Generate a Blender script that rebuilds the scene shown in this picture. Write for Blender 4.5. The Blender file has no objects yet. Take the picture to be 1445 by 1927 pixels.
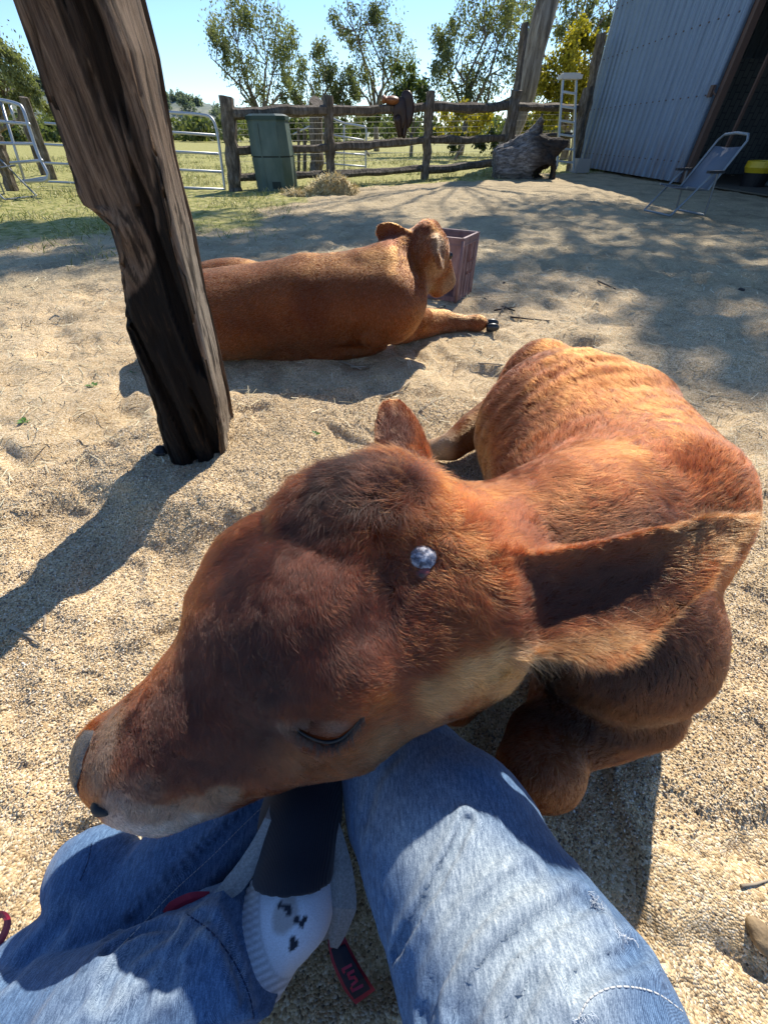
import bpy, math, random
import numpy as np
from mathutils import Vector, Matrix
FUR = 1.0            # density factor of the coats
S = math.sin(math.radians(45)); HC = 0.75; FPX = 710.0
sc = bpy.context.scene
COL = sc.collection
# ---------------------------------------------------------------- camera
cam = bpy.data.objects.new('camera', bpy.data.cameras.new('camera')); COL.objects.link(cam)
cam.location = (0, 0, HC); cam.rotation_euler = (math.radians(45), 0, 0)
cam.data.sensor_fit = 'HORIZONTAL'; cam.data.sensor_width = 36; cam.data.lens = 36*FPX/1445
cam.data.clip_start = 0.02; cam.data.clip_end = 6000
sc.camera = cam
# ---------------------------------------------------------------- world, sun, exposure
SUN_AZ, SUN_EL = math.radians(26), math.radians(42)      # azimuth measured from +Y towards +X
w = bpy.data.worlds.new('World'); sc.world = w; w.use_nodes = True
nt = w.node_tree; bg = nt.nodes['Background']
sky = nt.nodes.new('ShaderNodeTexSky'); sky.sky_type = 'NISHITA'; sky.sun_disc = False
sky.sun_elevation = SUN_EL; sky.sun_rotation = SUN_AZ; sky.air_density = 0.85; sky.dust_density = 0.0; sky.ozone_density = 6.0
nt.links.new(sky.outputs[0], bg.inputs[0]); bg.inputs[1].default_value = 0.13
sun = bpy.data.objects.new('sun', bpy.data.lights.new('sun', 'SUN')); COL.objects.link(sun)
sun.data.energy = 4.6; sun.data.angle = math.radians(0.55); sun.data.color = (1, .93, .82)
sd = Vector((math.sin(SUN_AZ)*math.cos(SUN_EL), math.cos(SUN_AZ)*math.cos(SUN_EL), math.sin(SUN_EL)))
sun.rotation_euler = sd.to_track_quat('Z', 'Y').to_euler()
sc.view_settings.view_transform = 'Standard'; sc.view_settings.look = 'None'
sc.view_settings.exposure = 0.62; sc.view_settings.gamma = 1; sc.view_settings.use_curve_mapping = False
try:
    sc.cycles.use_denoising = True
    sc.cycles.max_bounces = 6; sc.cycles.transparent_max_bounces = 6
    sc.cycles_curves.subdivisions = 2
    sc.cycles_curves.shape = 'RIBBONS'
except Exception: pass

# ---------------------------------------------------------------- pixel rays -> places in the world (used to take measurements)
def ray(px, py):
    x = (px-722.5)/FPX; t = (py-963.5)/FPX
    return np.array([x, S*(1-t), -S*(1+t)])
def D(px, py, d): return np.array([0, 0, HC]) + ray(px, py)*d
def G(px, py, z=0.0):
    r = ray(px, py); return np.array([0, 0, HC]) + r*((HC-z)/(-r[2]))
def Yp(px, py, Y):
    r = ray(px, py); return np.array([0, 0, HC]) + r*(Y/r[1])

# ---------------------------------------------------------------- numpy noise
def _h(i, j, k, seed):
    n = (i*374761393 + j*668265263 + k*2147483647 + seed*1274126177) & 0xffffffff
    n = ((n ^ (n >> 13))*1274126177) & 0xffffffff
    n = ((n ^ (n >> 16))*2246822519) & 0xffffffff
    return ((n >> 8) & 0xffff)/32767.5 - 1
def vnoise(p, seed=0):
    p = np.asarray(p, float)
    if p.shape[-1] == 2: p = np.concatenate([p, np.zeros(p.shape[:-1]+(1,))], -1)
    f = np.floor(p); u = p-f; u = u*u*(3-2*u); f = f.astype(np.int64)
    i, j, k = f[..., 0], f[..., 1], f[..., 2]; a, b, c = u[..., 0], u[..., 1], u[..., 2]
    r = 0
    for di in (0, 1):
        for dj in (0, 1):
            for dk in (0, 1):
                r = r + _h(i+di, j+dj, k+dk, seed)*(a if di else 1-a)*(b if dj else 1-b)*(c if dk else 1-c)
    return r
def fbm(p, o=3, seed=0, g=.5):
    p = np.asarray(p, float); r = 0; a = 1
    for i in range(o): r = r + a*vnoise(p*2.03**i, seed+i*17); a *= g
    return r
def sstep(a, b, x):
    t = np.clip((x-a)/(b-a), 0, 1); return t*t*(3-2*t)

# ---------------------------------------------------------------- scene helpers
def put(o, parent=None):
    COL.objects.link(o)
    if parent is not None: o.parent = parent
    return o
def tag(o, label=None, cat=None, group=None, kind=None):
    if label: o['label'] = label
    if cat: o['category'] = cat
    if group: o['group'] = group
    if kind: o['kind'] = kind
    return o
def thing(name, label, cat, loc=(0, 0, 0), group=None, rz=0):
    o = bpy.data.objects.new(name, None); o.empty_display_size = .1
    COL.objects.link(o); o.location = loc; o.rotation_euler.z = rz
    return tag(o, label, cat, group)
def mesh(name, V, F, m=None, parent=None, smooth=False, col=None, world=True, N=None):
    """V are world coordinates; the part keeps them whatever its parent's place."""
    V = np.asarray(V, float).reshape(-1, 3)
    if parent is not None and world:
        M = np.array(wm(parent).inverted()); V = V@M[:3, :3].T + M[:3, 3]
    me = bpy.data.meshes.new(name)
    if isinstance(F, np.ndarray):
        n, k = F.shape
        me.vertices.add(len(V)); me.vertices.foreach_set('co', V.ravel())
        me.loops.add(n*k); me.loops.foreach_set('vertex_index', F.ravel().astype(np.int32))
        me.polygons.add(n); me.polygons.foreach_set('loop_start', (np.arange(n)*k).astype(np.int32))
        try: me.polygons.foreach_set('loop_total', np.full(n, k, np.int32))
        except Exception: pass
        me.update(calc_edges=True); me.validate()
    else:
        me.from_pydata([tuple(v) for v in V], [], [tuple(int(i) for i in f) for f in F]); me.update()
    if smooth:
        me.polygons.foreach_set('use_smooth', np.ones(len(me.polygons), bool))
    if col is not None:
        a = me.color_attributes.new('Col', 'FLOAT_COLOR', 'POINT')
        c = np.ones((len(V), 4)); c[:, :col.shape[1]] = col; a.data.foreach_set('color', c.ravel())
    if m: me.materials.append(m)
    o = bpy.data.objects.new(name, me); return put(o, parent)
def wm(o):
    M = Matrix.Translation(o.location) @ o.rotation_euler.to_matrix().to_4x4()
    return wm(o.parent) @ M if o.parent else M
class MB:
    """collects simple shapes that make up ONE part"""
    def __init__(s): s.V = []; s.F = []
    def add(s, V, F):
        n = len(s.V); s.V += [tuple(v) for v in V]; s.F += [tuple(i+n for i in f) for f in F]; return s
    def box(s, c, d, R=None, taper=1.0, jit=0):
        c = np.array(c, float); d = np.array(d, float)/2; V = []
        for z in (-1, 1):
            for y in (-1, 1):
                for x in (-1, 1):
                    k = taper if z > 0 else 1
                    p = np.array([x*d[0]*k, y*d[1]*k, z*d[2]]) + np.random.uniform(-jit, jit, 3)
                    V.append(c + (R@p if R is not None else p))
        return s.add(V, [(0, 2, 3, 1), (4, 5, 7, 6), (0, 1, 5, 4), (2, 6, 7, 3), (0, 4, 6, 2), (1, 3, 7, 5)])
    def bar(s, a, b, w_, h_, up=(0, 0, 1)):
        a = np.array(a, float); b = np.array(b, float); t = b-a; L = np.linalg.norm(t); t = t/L
        u = np.array(up, float); x = np.cross(t, u); x /= np.linalg.norm(x); y = np.cross(x, t)
        R = np.stack([x, y, t], 1)
        return s.box((a+b)/2, (w_, h_, L), R)
    def tube(s, pts, r, n=8, caps=True):
        pts = [np.array(p, float) for p in pts]; V = []; k = len(pts)
        rs = r if hasattr(r, '__len__') else [r]*k
        prev = None
        for i, p in enumerate(pts):
            t = pts[min(i+1, k-1)]-pts[max(i-1, 0)]; t = t/(np.linalg.norm(t)+1e-12)
            if prev is None:
                a = np.array([0, 0, 1.]) if abs(t[2]) < .9 else np.array([1., 0, 0])
            else: a = prev
            x = a - t*(a@t); x /= np.linalg.norm(x); prev = x; y = np.cross(t, x)
            for j in range(n):
                q = 2*math.pi*j/n; V.append(p + rs[i]*(x*math.cos(q)+y*math.sin(q)))
        F = [(i*n+j, i*n+(j+1) % n, (i+1)*n+(j+1) % n, (i+1)*n+j) for i in range(k-1) for j in range(n)]
        if caps: F += [tuple(range(n))[::-1], tuple((k-1)*n+j for j in range(n))]
        return s.add(V, F)
    def build(s, name, m, parent=None, smooth=False): return mesh(name, s.V, s.F, m, parent, smooth)

def mat(name, col=(.5, .5, .5), rough=.6, metal=0, spec=.5, sheen=0):
    m = bpy.data.materials.new(name); m.use_nodes = True; b = m.node_tree.nodes['Principled BSDF']
    b.inputs['Base Color'].default_value = (*col, 1); b.inputs['Roughness'].default_value = rough
    b.inputs['Metallic'].default_value = metal; b.inputs['Specular IOR Level'].default_value = spec
    if sheen: b.inputs['Sheen Weight'].default_value = sheen
    return m
class NG:
    """small node-graph writer"""
    def __init__(s, m): s.m = m; s.t = m.node_tree; s.b = s.t.nodes['Principled BSDF']
    def n(s, ty, **kw):
        x = s.t.nodes.new('ShaderNode'+ty)
        for k, v in kw.items(): setattr(x, k, v)
        return x
    def l(s, a, b): s.t.links.new(a, b)
    def pos(s, scale=(1, 1, 1), obj=False, rot=(0, 0, 0)):
        if obj: g = s.n('TexCoord').outputs['Object']
        else: g = s.n('NewGeometry').outputs['Position']
        mp = s.n('Mapping'); mp.inputs['Scale'].default_value = scale; mp.inputs['Rotation'].default_value = rot; s.l(g, mp.inputs[0]); return mp.outputs[0]
    def noise(s, v, sc_=5, det=4, rough=.55, dist=0):
        x = s.n('TexNoise'); s.l(v, x.inputs['Vector']); x.inputs['Scale'].default_value = sc_
        x.inputs['Detail'].default_value = det; x.inputs['Roughness'].default_value = rough; x.inputs['Distortion'].default_value = dist
        return x.outputs['Fac']
    def ramp(s, f, stops):
        r = s.n('ValToRGB'); s.l(f, r.inputs[0]); e = r.color_ramp.elements
        while len(e) < len(stops): e.new(.5)
        for k, (p, c) in enumerate(stops): e[k].position = p; e[k].color = (*c, 1) if len(c) == 3 else c
        return r.outputs[0]
    def val(s, f, lo, hi, a=0., b=1.):
        r = s.n('MapRange'); s.l(f, r.inputs[0]); r.inputs[1].default_value = lo; r.inputs[2].default_value = hi
        r.inputs[3].default_value = a; r.inputs[4].default_value = b; return r.outputs[0]
    def mix(s, f, a, b, mode='MIX'):
        x = s.n('MixRGB'); x.blend_type = mode
        for i, q in ((0, f), (1, a), (2, b)):
            if isinstance(q, (int, float)): x.inputs[i].default_value = q
            elif isinstance(q, tuple): x.inputs[i].default_value = (*q, 1)
            else: s.l(q, x.inputs[i])
        return x.outputs[0]
    def math(s, op, a, b=0.):
        x = s.n('Math'); x.operation = op
        for i, q in ((0, a), (1, b)):
            if isinstance(q, (int, float)): x.inputs[i].default_value = q
            else: s.l(q, x.inputs[i])
        return x.outputs[0]
    def attr(s, name='Col'):
        a = s.n('Attribute'); a.attribute_name = name; return a.outputs['Color']
    def bump(s, h, strength=.5, dist=.01, nrm=None):
        x = s.n('Bump'); s.l(h, x.inputs['Height']); x.inputs['Strength'].default_value = strength; x.inputs['Distance'].default_value = dist
        if nrm is not None: s.l(nrm, x.inputs['Normal'])
        s.l(x.outputs[0], s.b.inputs['Normal']); return x.outputs[0]
    def base(s, c): s.l(c, s.b.inputs['Base Color'])
    def rough(s, c): s.l(c, s.b.inputs['Roughness'])

# ---------------------------------------------------------------- implicit surfaces
def smin(a, b, k):
    h = np.clip(.5+.5*(b-a)/k, 0, 1); return b*(1-h)+a*h - k*h*(1-h)
def rc(P, a, b, ra, rb):
    a = np.asarray(a); b = np.asarray(b); ba = b-a; pa = P-a
    h = np.clip((pa@ba)/(ba@ba), 0, 1); return np.sqrt(((pa-h[:, None]*ba)**2).sum(1)) - (ra+(rb-ra)*h)
def ell(P, c, r, R=None):
    q = P-np.asarray(c)
    if R is not None: q = q@R           # columns of R are the axes
    r = np.asarray(r); k0 = np.sqrt(((q/r)**2).sum(1)); k1 = np.sqrt(((q/r**2)**2).sum(1))+1e-9
    return k0*(k0-1)/k1
def frame(ax, up):
    a = np.asarray(ax, float); a = a/np.linalg.norm(a); u = np.asarray(up, float); b = u-a*(u@a); b /= np.linalg.norm(b)
    return np.stack([a, np.cross(b, a), b], 1)
def surface(f, lo, hi, h):
    """surface nets on a sparse fine grid: f(points Nx3) -> signed distance"""
    lo = np.array(lo, float); hi = np.array(hi, float); B = 4
    nb = np.ceil((hi-lo)/(h*B)).astype(int)+1
    ax = [lo[i]+h*B*np.arange(nb[i]+1) for i in range(3)]
    Cn = np.stack(np.meshgrid(*ax, indexing='ij'), -1); cd = f(Cn.reshape(-1, 3)).reshape(Cn.shape[:3])
    n = nb*B+1
    up = np.repeat(np.repeat(np.repeat(cd, B, 0), B, 1), B, 2)[:n[0], :n[1], :n[2]]
    need = np.abs(up) < h*B*3.2
    val = np.where(up > 0, 1., -1.)*h*B
    idx = np.argwhere(need); P = lo + idx*h
    out = np.empty(len(P))
    for s0 in range(0, len(P), 400000): out[s0:s0+400000] = f(P[s0:s0+400000])
    val[need] = out
    ins = val < 0
    c = [ins[dx:n[0]-1+dx, dy:n[1]-1+dy, dz:n[2]-1+dz] for dx in (0, 1) for dy in (0, 1) for dz in (0, 1)]
    sm = sum(x.astype(np.int8) for x in c); cell = (sm > 0) & (sm < 8)
    cid = -np.ones(cell.shape, np.int64); ci = np.argwhere(cell); cid[cell] = np.arange(len(ci))
    acc = np.zeros((len(ci), 3)); cnt = np.zeros(len(ci))
    offs = [(dx, dy, dz) for dx in (0, 1) for dy in (0, 1) for dz in (0, 1)]
    cv = [val[ci[:, 0]+o[0], ci[:, 1]+o[1], ci[:, 2]+o[2]] for o in offs]
    for a in range(8):
        for b in range(a+1, 8):
            d = [offs[b][q]-offs[a][q] for q in range(3)]
            if sum(abs(x) for x in d) != 1: continue
            m = (cv[a] < 0) != (cv[b] < 0); t = cv[a][m]/(cv[a][m]-cv[b][m])
            acc[m] += np.array(offs[a])[None]+t[:, None]*np.array(d)[None]; cnt[m] += 1
    V = lo + (ci + acc/cnt[:, None])*h
    F = []
    for a in range(3):
        sl0 = [slice(1, -1)]*3; sl1 = [slice(1, -1)]*3
        sl0[a] = slice(0, n[a]-1); sl1[a] = slice(1, n[a])
        i0 = ins[tuple(sl0)]; i1 = ins[tuple(sl1)]; e = np.argwhere(i0 != i1)
        fl = i0[tuple(e.T)]
        g = e.copy()
        for q in range(3):
            if q != a: g[:, q] += 1
        b, c_ = (a+1) % 3, (a+2) % 3
        def ID(db, dc):
            x = g.copy(); x[:, b] += db; x[:, c_] += dc; return cid[x[:, 0], x[:, 1], x[:, 2]]
        q4 = np.stack([ID(-1, -1), ID(0, -1), ID(0, 0), ID(-1, 0)], 1)
        q4[~fl] = q4[~fl][:, ::-1]; F.append(q4)
    F = np.concatenate(F); F = F[(F >= 0).all(1)]
    # project the vertices onto the surface once
    e = h*.5
    def grad(V):
        g = np.stack([f(V+np.eye(3)[i]*e)-f(V-np.eye(3)[i]*e) for i in range(3)], 1)
        return g/(np.linalg.norm(g, axis=1, keepdims=True)+1e-9)
    N = grad(V); V = V - N*np.clip(f(V), -h*.6, h*.6)[:, None]
    return V, F, N
def biggest(V, F):
    return V, F

def hits(f, pts, d0=.12, d1=3.0):
    """first points of the surface f on the sight lines through measured places of the photo"""
    R_ = np.array([ray(a, b) for a, b in pts]); R_n = R_/np.linalg.norm(R_, axis=1, keepdims=True); o = np.array([0, 0, HC])
    t = np.full(len(R_n), d0)
    for _ in range(90): t = np.minimum(t + np.clip(f(o+R_n*t[:, None])*.8, -.05, .1), d1)
    return o+R_n*t[:, None]
def march(f, px, py): return hits(f, [(px, py)])
# ---------------------------------------------------------------- coats of hair
def unit(v): return v/(np.linalg.norm(v, axis=-1, keepdims=True)+1e-12)
def sample(V, F, N, n, wfun, rng):
    T = np.concatenate([F[:, [0, 1, 2]], F[:, [0, 2, 3]]])
    A, B_, C_ = V[T[:, 0]], V[T[:, 1]], V[T[:, 2]]
    ar = np.linalg.norm(np.cross(B_-A, C_-A), axis=1)
    wv = wfun(V, N); pw = ar*wv[T].mean(1); pw = np.clip(pw, 0, None); pw /= pw.sum()
    ti = rng.choice(len(T), n, p=pw); u = rng.random((n, 2)); su = np.sqrt(u[:, :1])
    b = np.concatenate([1-su, su*(1-u[:, 1:]), su*u[:, 1:]], 1)
    P = (V[T[ti]]*b[..., None]).sum(1); Nn = unit((N[T[ti]]*b[..., None]).sum(1))
    return P, Nn
def comb(P, ctrl, pw=3):
    C0 = np.array([c[0] for c in ctrl]); D0 = unit(np.array([c[1] for c in ctrl], float)); out = np.zeros_like(P); 
    for s0 in range(0, len(P), 50000):
        d = ((P[s0:s0+50000, None]-C0[None])**2).sum(-1)+1e-4
        w_ = 1/d**pw; w_ /= w_.sum(1, keepdims=True); out[s0:s0+50000] = w_@D0
    return unit(out)
def curves_obj(name, pts, rad, col, m, parent):
    n, k, _ = pts.shape
    cu = bpy.data.hair_curves.new(name); cu.add_curves([k]*n)
    if parent is not None:
        M = np.array(wm(parent).inverted()); pts = pts@M[:3, :3].T+M[:3, 3]
    cu.attributes['position'].data.foreach_set('vector', pts.reshape(-1).astype(np.float32))
    ra = cu.attributes.get('radius') or cu.attributes.new('radius', 'FLOAT', 'POINT')
    ra.data.foreach_set('value', rad.reshape(-1).astype(np.float32))
    ca = cu.attributes.new('Col', 'FLOAT_COLOR', 'CURVE')
    c = np.ones((n, 4), np.float32); c[:, :3] = col; ca.data.foreach_set('color', c.ravel())
    cu.materials.append(m)
    return put(bpy.data.objects.new(name, cu), parent)
def fur(name, V, F, N, n, wfun, lfun, ctrl, colf, m, parent, seed=0, lift=.45, rad=.00022, k=5, clump=110, cl=.7, dirnoise=.45):
    rng = np.random.default_rng(seed)
    P, Nn = sample(V, F, N, int(n*FUR), wfun, rng)
    T = comb(P, ctrl)
    T = T + dirnoise*np.stack([fbm(P*14, 2, 5), fbm(P*14, 2, 6), fbm(P*14, 2, 7)], -1)*1.2
    L0, lf0 = lfun(P, Nn); tf = np.clip((lf0-.95)*3, 0, 1.6)[:, None]
    T = T + (cl+.5*tf)*np.stack([vnoise(P*clump, 15), vnoise(P*clump, 16), vnoise(P*clump, 17)], -1)
    T = T + rng.normal(size=T.shape)*(.16+.22*tf)
    T = unit(T - Nn*(T*Nn).sum(1, keepdims=True))
    L, lf = L0, lf0; L = L*rng.uniform(.6, 1.2, len(P))*(1+.3*vnoise(P*60, 3)); lf = lf*rng.uniform(.7, 1.3, len(P))*lift
    side = np.cross(T, Nn); curl = rng.normal(size=len(P))*.22 + .25*vnoise(P*40, 44)
    s = np.linspace(0, 1, k); pts = np.zeros((len(P), k, 3)); pts[:, 0] = P - Nn*.0003
    for i in range(1, k):
        ds = (s[i]-s[i-1])*L
        ang = lf*(1.25-1.1*s[i]); sd_ = curl*s[i]*1.3
        d = unit(T*np.cos(ang)[:, None]+Nn*np.sin(ang)[:, None]+side*sd_[:, None]); pts[:, i] = pts[:, i-1]+d*ds[:, None]
    R_ = (rad*rng.uniform(.7, 1.3, len(P)))[:, None]*np.array([1, .95, .8, .55, .15, .1][:k])[None] if k == 5 else np.linspace(rad, rad*.15, k)[None]*np.ones((len(P), 1))
    c = colf(P, Nn)*(1+.22*vnoise(P*90, 77)[:, None])*rng.uniform(.5, 1.55, (len(P), 1))
    return curves_obj(name, pts, R_, np.clip(c, .003, 1)**1.5, m, parent)
def hair_mat(name, rough=.38, tint=1.0):
    m = bpy.data.materials.new(name); m.use_nodes = True; t = m.node_tree
    for x in list(t.nodes):
        if x.type == 'BSDF_PRINCIPLED': t.nodes.remove(x)
    h = t.nodes.new('ShaderNodeBsdfHairPrincipled'); h.model = 'CHIANG'; h.parametrization = 'COLOR'
    a = t.nodes.new('ShaderNodeAttribute'); a.attribute_name = 'Col'
    t.links.new(a.outputs['Color'], h.inputs['Color']); h.inputs['Roughness'].default_value = rough
    h.inputs['Radial Roughness'].default_value = .55; h.inputs['Random Roughness'].default_value = .2
    t.links.new(h.outputs[0], t.nodes['Material Output'].inputs[0]); return m
M_HAIR = hair_mat('calf_hair')
M_SKIN = mat('calf_hide', rough=.95, spec=.05); g = NG(M_SKIN); g.base(g.mix(1.0, g.attr(), (.75, .7, .7), 'MULTIPLY'))
g.bump(g.noise(g.pos((1, 1, 1)), 400, 3), .35, .002)
M_HOOF = mat('hoof_horn', (.015, .017, .02), .35); 
M_LASH = mat('eyelash', (.01, .008, .007), .5)
M_EYE = mat('wet_eye', (.012, .008, .006), .06)
M_NOSE = mat('wet_nose_skin', (.09, .085, .09), .38); g = NG(M_NOSE); v = g.n('TexVoronoi'); g.l(g.pos((1, 1, 1)), v.inputs['Vector']); v.inputs['Scale'].default_value = 420; g.bump(v.outputs['Distance'], .5, .0015)
g.base(g.ramp(g.noise(g.pos(), 60, 3), [(.35, (.025, .025, .028)), (.7, (.10, .09, .085))]))

# ================================================================ the calf in front
# head axes: lateral (away from us), nose, dorsal
RH = np.array([[-.5529, -.7783, -.2975], [.8303, -.485, -.2744], [.0693, -.3988, .9144]])
def calf_front_sdf():
    c = dict(cran=D(715, 1010, .49), fore=D(562, 1150, .447), faro=D(452, 1105, .49), nearo=D(655, 1285, .395))
    f1, f2 = D(525, 1255, .475), D(322, 1402, .45)
    mz, lipc, nosec = D(277, 1430, .43), D(345, 1466, .435), D(207, 1422, .44)
    j0, j1, j2 = D(860, 1190, .485), D(640, 1330, .455), D(430, 1435, .445)
    chk = D(845, 1110, .465)
    n0, n1 = D(850, 1060, .53), D(1080, 1010, .60)
    # near ear
    e0, e1 = D(950, 1145, .430), D(1402, 980, .405); EL = np.linalg.norm(e1-e0)
    vw = -ray(1180, 1090); RE = frame(e1-e0, vw)          # columns: along, across, towards the viewer
    g0, g1 = D(775, 905, .56), D(735, 757, .60); GL = np.linalg.norm(g1-g0); RG = frame(g1-g0, -ray(740, 810)+np.array([.3, 0, 0]))
    def f(P):
        d = ell(P, c['cran'], (.1, .10, .082), RH)
        d = smin(d, ell(P, c['fore'], (.105, .125, .078), RH), .03)
        d = smin(d, ell(P, c['faro'], (.052, .07, .05), RH), .03)
        d = smin(d, ell(P, c['nearo'], (.04, .058, .048), RH), .03)
        d = smin(d, rc(P, f1, f2, .094, .066), .022)
        d = smin(d, ell(P, mz, (.060, .056, .05), RH), .03)
        d = smin(d, ell(P, nosec, (.045, .036, .036), RH), .02)
        d = smin(d, ell(P, lipc, (.046, .06, .036), RH), .02)
        d = smin(d, rc(P, j0, j1, .085, .062), .035)
        d = smin(d, rc(P, j1, j2, .062, .045), .03)
        d = smin(d, ell(P, chk, (.085, .1, .07), RH), .04)
        d = smin(d, ell(P, D(600, 985, .49), (.055, .07, .05), RH), .03)
        d = smin(d, rc(P, D(455, 1240, .405), D(575, 1345, .385), .020, .024), .018)   # brow ridge
        d = smin(d, ell(P, D(618, 1366, .392), (.018, .030, .020), RH), .012)      # closed lid
        d = smin(d, ell(P, D(478, 1035, .495), (.040, .055, .040), RH), .03)
        d = smin(d, rc(P, D(462, 1195, .475), D(285, 1385, .455), .062, .040), .03)
        # sunken temple and the hollow beside the bridge of the nose
        d = np.maximum(d, -ell(P, D(520, 1300, .355), (.03, .07, .02), RH)) if False else d
        d = smin(d, ell(P, D(770, 1190, .455), (.07, .075, .06), RH), .04)
        hd = d
        # ears
        q = (P-e0)@RE; a = q[:, 0]/EL; b = q[:, 1]; cc = q[:, 2]
        aa = np.clip(a, 0, 1)
        wd = np.interp(aa, [0, .1, .25, .4, .55, .75, .9, 1], [.048, .051, .056, .054, .044, .025, .012, .003])
        bc = np.interp(aa, [0, .1, .25, .4, .55, .75, .9, 1], [.006, .012, .021, .023, .020, .009, .001, 0])
        bb = b+bc*1.0
        c0 = -.004 + 7.0*bb**2 + .016*np.sin(np.pi*aa)*0 + .010*aa
        de = np.maximum(np.maximum(np.abs(cc-c0)-.0075, np.abs(bb)-wd), np.maximum(-a*EL-.01, (a-1)*EL))*.7
        d = smin(hd, de, .022)
        q = (P-g0)@RG; a = q[:, 0]/GL; b = q[:, 1]; cc = q[:, 2]; aa = np.clip(a, 0, 1)
        wd = .038*np.sqrt(np.clip(1-np.abs(aa-.35)**2/.46, 0, 1))+.001
        de = np.maximum(np.maximum(np.abs(cc+3*b**2)-.009, np.abs(b)-wd), np.maximum(-a*GL-.02, (a-1)*GL))*.7
        d = smin(d, de, .02)
        # neck and body
        B = rc(P, n0, n1, .095, .125)
        B = smin(B, rc(P, n1, (.42, .46, .27), .125, .15), .05)
        B = smin(B, ell(P, (.365, .30, .19), (.135, .14, .155)), .05)
        B = smin(B, rc(P, (.465, .455, .325), (.585, .80, .285), .104, .085), .06)      # withers and spine
        B = smin(B, rc(P, (.585, .80, .285), (.60, 1.08, .215), .08, .085), .05)
        B = smin(B, rc(P, (.43, .50, .2), (.46, .85, .19), .19, .20), .05)        # barrel
        B = smin(B, rc(P, (.46, .85, .19), (.54, 1.08, .145), .20, .15), .05)
        B = smin(B, ell(P, (.465, 1.055, .195), (.125, .145, .150)), .02)              # haunch
        B = smin(B, rc(P, (.36, 1.06, .12), (.21, .97, .07), .07, .04), .03)
        B = smin(B, rc(P, (.21, .97, .06), (.12, .99, .035), .036, .03), .02)
        # ribs
        rib = np.sin((P[:, 1]*1.0-.28*P[:, 0]+.12*P[:, 2])*2*np.pi/.055+1.6*vnoise(P*7, 6))
        mk = sstep(.50, .62, P[:, 1])*(1-sstep(.92, 1.02, P[:, 1]))*sstep(.62, .5, P[:, 0])*sstep(.08, .2, P[:, 2])
        B = B + .0014*rib*mk*(.6+.9*vnoise(P*9, 21))
        d = smin(d, B, .06)
        # folded fore leg and knee
        d = smin(d, rc(P, (.40, .22, .10), (.25, .165, .07), .075, .052), .02)
        d = smin(d, ell(P, (.232, .125, .075), (.062, .052, .066)), .02)
        d = smin(d, rc(P, (.235, .13, .04), (.33, .30, .03), .035, .032), .015)
        d = smin(d, rc(P, (.16, .28, .10), (.12, .24, .06), .06, .045), .02)       # the other knee, behind the leg of the jeans
        d = d + .0035*fbm(P*9, 2, 3)
        return d
    return f, dict(c, e0=e0, e1=e1, EL=EL, RE=RE, g0=g0, g1=g1, RG=RG, mz=mz, nose=nosec, n1=n1)
fsd, HP = calf_front_sdf()
V, F, N = surface(fsd, (-.42, -.02, -.03), (.78, 1.32, .60), .0055)
SRGB = lambda r, g, b: np.array([((x/255)/12.92 if x/255 <= .04045 else ((x/255+.055)/1.055)**2.4) for x in (r, g, b)])
def blobs(P, base, bl):
    c = np.ones((len(P), 3))*base
    for ctr, r, colr, s_ in bl:
        d = np.sqrt((((P-ctr)/np.asarray(r))**2).sum(1)); wv = s_*(1-sstep(.45, 1.1, d+.18*vnoise(P*25, 9)))
        c = c*(1-wv[:, None])+np.asarray(colr)*wv[:, None]
    return c
C_RED = np.array([.29, .096, .032]); C_DK = np.array([.045, .018, .012]); C_MID = np.array([.125, .038, .017])
C_TAN = np.array([.46, .255, .125]); C_OR = np.array([.42, .13, .03]); C_GREY = np.array([.42, .33, .28]); C_BLK = np.array([.03, .017, .012])
_K = [(215, 1515), (262, 1532), (320, 1530), (375, 1512), (425, 1490), (250, 1490), (628, 1372), (600, 1378), (655, 1362), (540, 1362), (470, 1275), (560, 1330), (700, 1330), (1150, 985), (230, 1400), (190, 1440), (330, 1440), (300, 1360), (212, 1548), (260, 1566), (320, 1564), (378, 1540), (880, 1272), (820, 1312), (950, 1243), (1050, 1218), (1130, 1205), (1220, 1150), (985, 1110)]
FP_ = dict(zip(_K, hits(fsd, _K)))
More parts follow.
